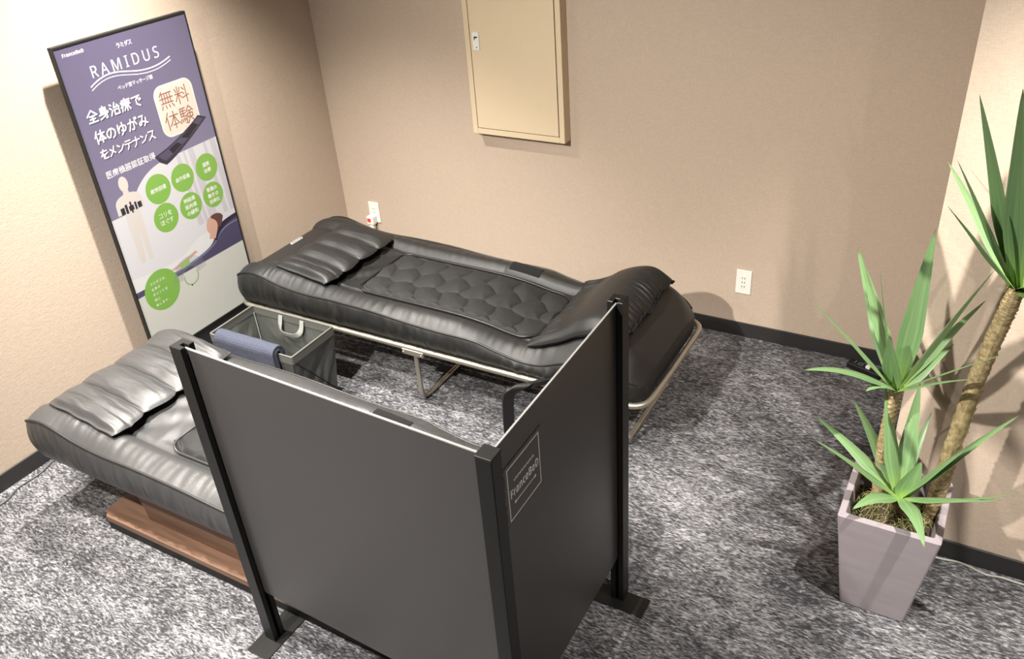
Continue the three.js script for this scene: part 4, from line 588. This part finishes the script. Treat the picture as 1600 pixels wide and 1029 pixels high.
  c.fillStyle = '#55506a'; c.beginPath(); c.moveTo(-0.15, -0.016); c.bezierCurveTo(-0.08, -0.01, 0.06, -0.024, 0.125, -0.045); c.lineTo(0.15, -0.024); c.bezierCurveTo(0.08, 0.0, -0.06, 0.024, -0.125, 0.022); c.fill();
  c.fillStyle = '#27232f'; c.beginPath(); c.moveTo(-0.085, -0.009); c.lineTo(-0.03, -0.012); c.lineTo(-0.012, 0.01); c.lineTo(-0.075, 0.018); c.fill(); c.beginPath(); c.moveTo(0.0, -0.016); c.lineTo(0.09, -0.036); c.lineTo(0.11, -0.016); c.lineTo(0.03, 0.004); c.fill();
  c.restore();
  // green discs
  for (const [x, y, r, ls, s] of [[0.265, 0.658, 0.066, ['疲労回復'], 0.020], [0.404, 0.658, 0.063, ['血行促進'], 0.019], [0.547, 0.66, 0.063, ['温熱', '治療'], 0.020], [0.262, 0.792, 0.066, ['コリを', 'ほぐす'], 0.023], [0.406, 0.794, 0.062, ['神経痛', '筋肉痛', 'の緩和'], 0.021], [0.543, 0.793, 0.06, ['胃腸の', '働きの', '活発化'], 0.020]]) {
    c.fillStyle = '#8abf57'; c.beginPath(); c.arc(x, y, r, 0, 7); c.fill();
    ls.forEach((l, i) => ctext(l, x, y + (i - ls.length / 2) * s * 1.45 + s * 0.2, s, 0.0028, WH));
  }
  c.fillStyle = '#8abf57'; c.beginPath(); c.arc(0.133, 1.09, 0.096, 0, 7); c.fill();
  ['ラミダスは、', '全身の', 'ポイントを', '的に', '刺します。'].forEach((l, i) => text(l, 0.078, 1.035 + i * 0.026, 0.013, 0.0018, WH, 0.003));
  // ring diagram
  c.fillStyle = '#7d8a86'; c.strokeStyle = '#8d93a0'; c.lineWidth = 0.0012;
  for (let r = 0; r < 5; r++) for (let i = 0; i < 26; i++) { const a = -Math.PI + 0.1 + i * 0.115, R = 0.052 + r * 0.0105; c.beginPath(); c.arc(0.30 + R * Math.cos(a) * 1.0, 1.105 + R * Math.sin(a), 0.0038, 0, 7); c.stroke(); }
  c.strokeStyle = '#8fb56c'; c.lineWidth = 0.005; c.beginPath(); c.arc(0.30, 1.105, 0.04, -0.4, 3.5); c.stroke(); c.fillStyle = '#333'; c.beginPath(); c.arc(0.29, 1.147, 0.004, 0, 7); c.fill();
  c.fillStyle = '#9fc871'; c.beginPath(); c.moveTo(0.255, 1.028); c.lineTo(0.315, 1.02); c.lineTo(0.31, 1.045); c.lineTo(0.26, 1.05); c.fill();
  const tx = new THREE.CanvasTexture(cv); tx.colorSpace = THREE.SRGBColorSpace; tx.anisotropy = 8;
  const t = thing('sign_stand', 'tall purple and white printed sign with a thin black frame by the left wall', 'sign', [0.08, 0, 1.165]);
  const hz = 0.319;
  part('frame', box(-0.012, 0.008, 0.0, 1.549, -hz, hz, 0.002), M.black, t);
  for (const [y0, y1, z0, z1] of [[1.541, 1.549, -hz, hz], [0.181, 0.189, -hz, hz], [0.189, 1.541, -hz, -hz + 0.006], [0.189, 1.541, hz - 0.006, hz]]) part('frame_bar', box(0.006, 0.0125, y0, y1, z0, z1, 0.001), M.black, t);
  const pl = new THREE.PlaneGeometry(0.626, 1.352); pl.rotateY(Math.PI / 2); pl.translate(0.0095, 0.189 + 0.676, 0);
  part('print', pl, PH({ map: tx, color: 0xcccccc, roughness: 0.35, clearcoat: 0.3, clearcoatRoughness: 0.25 }), t, 'purple, white and green printed sheet');
}

// ------------------------------------------------------------------ cabinet, outlets, plug
{
  const x0 = 0.959, x1 = 1.45, y0 = 0.853, y1 = 1.78, f = 0.06;
  const t = thing('electrical_cabinet', 'beige metal wall cabinet with a hinged door and white latch', 'cabinet', [x0, y0, 0]);
  const w = x1 - x0, h = y1 - y0, b = 0.026;
  part('back_box', box(0.001, w - 0.001, 0.001, h - 0.001, 0, f - 0.012), M.cabinet, t);
  for (const [a, bb, c, d] of [[0, b, 0, h], [w - b, w, 0, h], [b, w - b, 0, b], [b, w - b, h - b, h]]) part('frame_bar', box(a, bb, c, d, 0.004, f, 0.002), M.cabinet, t);
  part('gasket', box(b - 0.002, w - b + 0.002, b - 0.002, h - b + 0.002, f - 0.014, f - 0.008), M.cabinetDark, t);
  const d = part('door', box(b + 0.004, w - b - 0.004, b + 0.004, h - b - 0.004, f - 0.012, f + 0.001, 0.002), M.cabinet, t);
  const k = part('latch', box(0.043, 0.078, 0.394, 0.476, f, f + 0.006, 0.003), M.white, d, 'white latch plate');
  part('latch_slot', box(0.053, 0.07, 0.449, 0.456, f + 0.005, f + 0.0072, 0.001), M.hole, k); part('latch_slot', box(0.053, 0.057, 0.44, 0.456, f + 0.005, f + 0.0072, 0.001), M.hole, k);
  part('keyhole', new THREE.CylinderGeometry(0.003, 0.003, 0.002, 12).rotateX(Math.PI / 2).translate(0.064, 0.408, f + 0.006), M.hole, k);
}
function outlet(x, y, label, holes) {
  const t = thing('wall_outlet', label, 'outlet', [x, y, 0]);
  part('plate', box(-0.035, 0.035, -0.06, 0.06, 0, 0.007, 0.004), M.plate, t);
  const s = part('socket_block', box(-0.0135, 0.0135, -0.034, 0.034, 0.005, 0.0085, 0.001), M.plate, t);
  for (const dy of holes) for (const dx of [-0.0055, 0.0055]) part('socket_hole', box(dx - 0.0013, dx + 0.0013, dy - 0.0042, dy + 0.0042, 0.008, 0.0091), M.hole, s);
  return t;
}
outlet(2.298, 0.284, 'cream wall outlet plate with three empty sockets, between bed and plant', [0.021, 0, -0.021]);
outlet(0.207, 0.295, 'cream wall outlet plate with a plug in it, behind the bed head', [0.021, 0]);
{
  const t = thing('power_plug', 'white switched plug adapter with a glowing red switch in the wall outlet', 'plug', [0.197, 0.258, 0.009]);
  part('body', box(-0.024, 0.022, -0.026, 0.022, 0, 0.034, 0.005), M.white, t);
  part('switch', box(-0.016, 0.006, -0.008, 0.012, 0.032, 0.039, 0.003), M.red, t, 'red switch');
  const pg = part('cord_plug', box(-0.012, 0.012, -0.062, -0.024, 0.004, 0.03, 0.006), M.white, t);
  part('cord', tube([[0, -0.06, 0.016], [0.002, -0.1, 0.018], [0.004, -0.17, 0.02], [0.003, -0.252, 0.02]], 0.0035, 24, 8), M.white, t);
}

// ------------------------------------------------------------------ potted yucca
{
  const cx = 3.128, cz = 1.291, H = 0.39;
  const t = thing('potted_yucca', 'green yucca with three canes in a tall grey square pot by the right wall', 'plant', [cx, 0, cz]);
  const ring = (s, y) => { const r = 0.007, o = []; for (const [sx, sz, a0] of [[1, 1, 0], [-1, 1, 1], [-1, -1, 2], [1, -1, 3]]) for (let k = 0; k <= 3; k++) { const a = (a0 + k / 3) * Math.PI / 2; o.push([sx * (s - r) + r * Math.cos(a), y, sz * (s - r) + r * Math.sin(a)]); } return o; };
  const rings = [ring(0.088, 0), ring(0.0935, 0.004), ring(0.1375, H - 0.003), ring(0.1355, H), ring(0.119, H), ring(0.117, H - 0.003), ring(0.1, 0.2)];
  const pos = [], uv = [], idx = []; const n = 16;
  rings.forEach((r, i) => { r.forEach((p, k) => { pos.push(...p); uv.push(k / n * 1.1, p[1] * 2); }); if (i) for (let k = 0; k < n; k++) { const a = (i - 1) * n + k, b = (i - 1) * n + (k + 1) % n; idx.push(a, a + n, b, b, a + n, b + n); } });
  pos.push(0, 0, 0, 0, 0.2, 0); uv.push(0, 0, 0, 0); for (let k = 0; k < n; k++) { idx.push(7 * n, k, (k + 1) % n); idx.push(7 * n + 1, 6 * n + (k + 1) % n, 6 * n + k); }
  let pg = new THREE.BufferGeometry(); pg.setAttribute('position', new THREE.Float32BufferAttribute(pos, 3)); pg.setAttribute('uv', new THREE.Float32BufferAttribute(uv, 2)); pg.setIndex(idx); pg = pg.toNonIndexed(); pg.computeVertexNormals();
  part('pot', pg, M.pot, t, 'tapered square grey pot');
  const sy = (x, z) => H - 0.075 + 0.02 * noise(x * 18, z * 18) + 0.05 * Math.exp(-((x - 0.0) ** 2 + (z - 0.02) ** 2) / 0.004) + 0.03 * Math.exp(-((x + 0.06) ** 2 + (z + 0.02) ** 2) / 0.003);
  part('soil', gridGeo(30, 30, (u, v) => { const x = (u * 2 - 1) * 0.112, z = (v * 2 - 1) * 0.112; return [x, sy(x, z), z]; }), M.soil, t);
  const fib = []; for (let i = 0; i < 420; i++) { const x = (rnd() * 2 - 1) * 0.1, z = (rnd() * 2 - 1) * 0.1, a = rnd() * 6.28, l = 0.012 + rnd() * 0.02, y = sy(x, z) + 0.002 + rnd() * 0.006; const ex = clamp(x + Math.cos(a) * l, -0.11, 0.11), ez = clamp(z + Math.sin(a) * l, -0.11, 0.11); fib.push(tube([[x, y, z], [(x + ex) / 2 + 0.006 * (rnd() - 0.5), y + 0.008 * rnd(), (z + ez) / 2 + 0.006 * (rnd() - 0.5)], [ex, sy(ex, ez) + 0.003, ez]], 0.0009, 5, 4)); }
  const fm = part('coco_fibre', mergeGeometries(fib), M.fibre, t, 'pale green fibre tufts covering the soil'); fm.userData.kind = 'stuff';
  // canes with ringed leaf scars
  const cane = (pts, r0, r1) => {
    const cv = crv(pts), N = 130, R = 14, L = cv.getLength();
    return part('trunk', gridGeo(N, R, (u, v) => { const p = cv.getPoint(u), tg = cv.getTangent(u), a = v * 2 * Math.PI, s = u * L; const sc = Math.abs(((s * 62 + 0.35 * Math.sin(a * 2 + s * 40) + 0.5 * noise(s * 30, Math.cos(a), Math.sin(a))) % 1 + 1) % 1 - 0.5) * 2; const r = lerp(r0, r1, u) * (0.9 + 0.2 * Math.pow(sc, 3) + 0.06 * noise(s * 50, Math.cos(a) * 2, Math.sin(a) * 2));
      const e1 = V(0, 0, 1).sub(tg.clone().multiplyScalar(tg.z)).normalize(), e2 = tg.clone().cross(e1); p.add(e1.multiplyScalar(r * Math.cos(a))).add(e2.multiplyScalar(r * Math.sin(a))); return [p.x - cx, p.y, p.z - cz, v, s * 4]; }, true), M.bark, t);
  };
  // leaf: base, tip, half width, extra lift of the middle, droop
  function leaf(tr, b, tip, W, arch, tw = 0) {
    const B = V(...b), T = V(...tip), d = T.clone().sub(B), L = d.length(); const rad = V(d.x, 0, d.z); if (rad.length() < 0.05) rad.set(0.3, 0, 1); rad.normalize();
    const ctl = B.clone().add(d.clone().multiplyScalar(0.5)).add(V(0, arch * L, 0));
    const side0 = V(0, 1, 0).cross(rad).normalize();
    const N = 18, K = 4, pos = [], uv = [], col = [], idx = [];
    for (let i = 0; i <= N; i++) {
      const s = i / N, p = B.clone().multiplyScalar((1 - s) ** 2).add(ctl.clone().multiplyScalar(2 * s * (1 - s))).add(T.clone().multiplyScalar(s * s));
      const tg = ctl.clone().sub(B).multiplyScalar(2 * (1 - s)).add(T.clone().sub(ctl).multiplyScalar(2 * s)).normalize();
      const side = side0.clone().applyAxisAngle(tg, tw * (0.4 + 0.6 * s)); side.sub(tg.clone().multiplyScalar(side.dot(tg))).normalize();
      const nn = tg.clone().cross(side).normalize();
      const w = W * (s < 0.38 ? lerp(0.5, 1, smooth(0, 0.38, s)) : Math.pow(clamp((1 - s) / 0.62, 0, 1), 0.8)) + 0.0004;
      for (let k = 0; k <= K; k++) { const q = k / K * 2 - 1; const cup = w * (0.38 - 0.2 * s) * (q * q); const v = p.clone().add(side.clone().multiplyScalar(q * w)).add(nn.clone().multiplyScalar(-cup)); pos.push(v.x - cx, v.y, v.z - cz); uv.push(k / K, s);
        const y = smooth(0.3, 0.0, s), br = smooth(0.965, 1, s); let c = [lerp(0.78, 1.25, y), lerp(0.9, 1.35, y), lerp(0.9, 0.75, y)]; c = [lerp(c[0], 0.55, br), lerp(c[1], 0.3, br), lerp(c[2], 0.25, br)]; col.push(...c.map((e) => Math.min(1.3, e))); }
      if (i) for (let k = 0; k < K; k++) { const a = (i - 1) * (K + 1) + k, e = a + K + 1; idx.push(a, a + 1, e, e, a + 1, e + 1); }
    }
    const g = new THREE.BufferGeometry(); g.setAttribute('position', new THREE.Float32BufferAttribute(pos, 3)); g.setAttribute('uv', new THREE.Float32BufferAttribute(uv, 2)); g.setAttribute('color', new THREE.Float32BufferAttribute(col, 3)); g.setIndex(idx); g.computeVertexNormals();
    part('leaf', g, M.leaf, tr);
  }
  const tA = cane([[3.125, 0.31, 1.30], [3.13, 0.36, 1.305], [3.134, 0.42, 1.31]], 0.022, 0.018);
  const tB = cane([[3.085, 0.30, 1.25], [3.07, 0.45, 1.25], [3.064, 0.6, 1.25], [3.067, 0.745, 1.25]], 0.022, 0.017);
  const tC = cane([[3.225, 0.30, 1.235], [3.232, 0.5, 1.24], [3.252, 0.82, 1.245], [3.275, 1.02, 1.25], [3.285, 1.11, 1.25]], 0.025, 0.021);
  const bA = [3.134, 0.415, 1.31], bB = [3.067, 0.735, 1.25], bC = [3.285, 1.10, 1.25];
  for (const [tip, w, ar, tw] of [[[2.867, 0.574, 1.241], 0.026, 0.1], [[2.903, 0.661, 1.461], 0.024, 0.06], [[2.953, 0.6, 1.15], 0.022, 0.1], [[3.037, 0.749, 1.25], 0.03, 0.02], [[3.12, 0.72, 1.16], 0.026, 0.0], [[3.165, 0.60, 1.12], 0.012, 0.1], [[3.17, 0.555, 1.30], 0.032, -0.05], [[3.365, 0.78, 1.30], 0.028, 0.06], [[3.297, 0.725, 1.35], 0.028, 0.04], [[3.399, 0.696, 1.498], 0.018, -0.08], [[3.365, 0.643, 1.486], 0.023, 0.0], [[3.031, 0.469, 1.477], 0.026, 0.25], [[3.224, 0.47, 1.545], 0.024, 0.28]]) leaf(tA, bA, tip, w, ar, tw || 0);
  for (const [tip, w, ar, tw] of [[[2.823, 1.049, 1.381], 0.025, 0.05], [[2.87, 0.985, 0.93], 0.028, 0.06], [[2.976, 1.107, 1.281], 0.022, 0], [[3.085, 1.256, 1.307], 0.03, 0.03], [[3.228, 1.184, 1.325], 0.03, 0.05], [[3.23, 0.98, 1.1], 0.018, 0.08], [[2.858, 0.906, 1.504], 0.026, 0.16], [[3.001, 0.791, 1.369], 0.018, 0.3], [[3.236, 0.935, 1.426], 0.026, 0.05], [[3.311, 1.06, 1.46], 0.016, 0.02], [[3.18, 0.84, 1.12], 0.024, 0.05], [[3.03, 0.95, 1.33], 0.03, 0.02], [[2.90, 1.1, 1.15], 0.02, 0.04]]) leaf(tB, bB, tip, w, ar, tw || 0);
  for (const [tip, w, ar] of [[[3.119, 1.617, 1.417], 0.03, 0.04], [[3.194, 1.658, 1.499], 0.032, 0.03], [[3.102, 1.455, 1.369], 0.024, 0.03], [[3.07, 1.36, 1.12], 0.022, 0.05], [[3.103, 1.361, 1.407], 0.022, 0.02], [[3.3, 1.6, 1.25], 0.03, 0.02], [[3.45, 1.55, 1.2], 0.03, 0.04], [[3.6, 1.4, 1.3], 0.03, 0.08], [[3.55, 1.45, 1.5], 0.028, 0.05], [[3.62, 1.2, 1.35], 0.028, 0.15], [[3.4, 1.25, 1.6], 0.028, 0.2], [[3.48, 1.03, 1.45], 0.026, 0.3], [[3.35, 1.4, 1.1], 0.026, 0.04]]) leaf(tC, bC, tip, w, ar, 0);
}

// ------------------------------------------------------------------ cables and power strip
function cable(name, label, pts, r, m) { const t = new THREE.Mesh(tube(pts, r, 80, 7), m); t.name = numbered(name); t.userData = { label, category: 'cable' }; t.castShadow = t.receiveShadow = true; scene.add(t); }
cable('power_cable', 'thin grey cable on the carpet left of the wooden-based bed', [[0.075, 0.004, 2.42], [0.073, 0.004, 2.34], [0.074, 0.004, 2.281], [0.050, 0.004, 2.225], [0.050, 0.004, 2.17], [0.052, 0.004, 2.122], [0.038, 0.004, 2.07], [0.03, 0.004, 2.02], [0.03, 0.004, 1.7]], 0.0035, M.cable);
cable('power_cable', 'dark cable along the foot of the back wall right of the bed', [[2.25, 0.004, 0.16], [2.344, 0.004, 0.127], [2.449, 0.004, 0.064], [2.542, 0.004, 0.036], [2.654, 0.004, 0.033], [2.777, 0.004, 0.03], [2.84, 0.006, 0.05]], 0.0035, M.cable);
cable('power_cable', 'pale clear cable along the skirting right of the plant pot', [[3.2, 0.004, 1.07], [3.265, 0.004, 1.07], [3.298, 0.004, 1.068], [3.335, 0.004, 1.061], [3.373, 0.004, 1.067], [3.42, 0.004, 1.08], [3.465, 0.004, 1.072], [3.527, 0.004, 1.074], [3.8, 0.004, 1.07], [4.4, 0.004, 1.075]], 0.0042, M.cableClear);
{
  const t = thing('power_strip', 'small black power strip with pale marks on the carpet behind the plant', 'power strip', [2.855, 0, 0.075]);
  const g = (a) => { a.rotateY(-0.35); return a; };
  part('body', g(box(-0.06, 0.09, 0, 0.028, -0.022, 0.022, 0.005)), M.black, t);
  part('marking', g(box(-0.034, -0.031, 0.0278, 0.0286, -0.012, 0.006)), S({ color: 0x6f8a8c, roughness: 0.6 }), t);
  for (const [a, b, c, d] of [[-0.018, 0.002, -0.012, -0.0095], [-0.018, 0.002, 0.0035, 0.006], [-0.018, -0.0155, -0.0095, 0.0035], [-0.0005, 0.002, -0.0095, 0.0035]]) part('marking', g(box(a, b, 0.0278, 0.0286, c, d)), S({ color: 0x6f8a8c, roughness: 0.6 }), t);
  part('plug_cap', g(box(0.02, 0.04, 0.026, 0.04, -0.01, 0.012, 0.003)), M.white, t);
}

renderer.render(scene, camera);
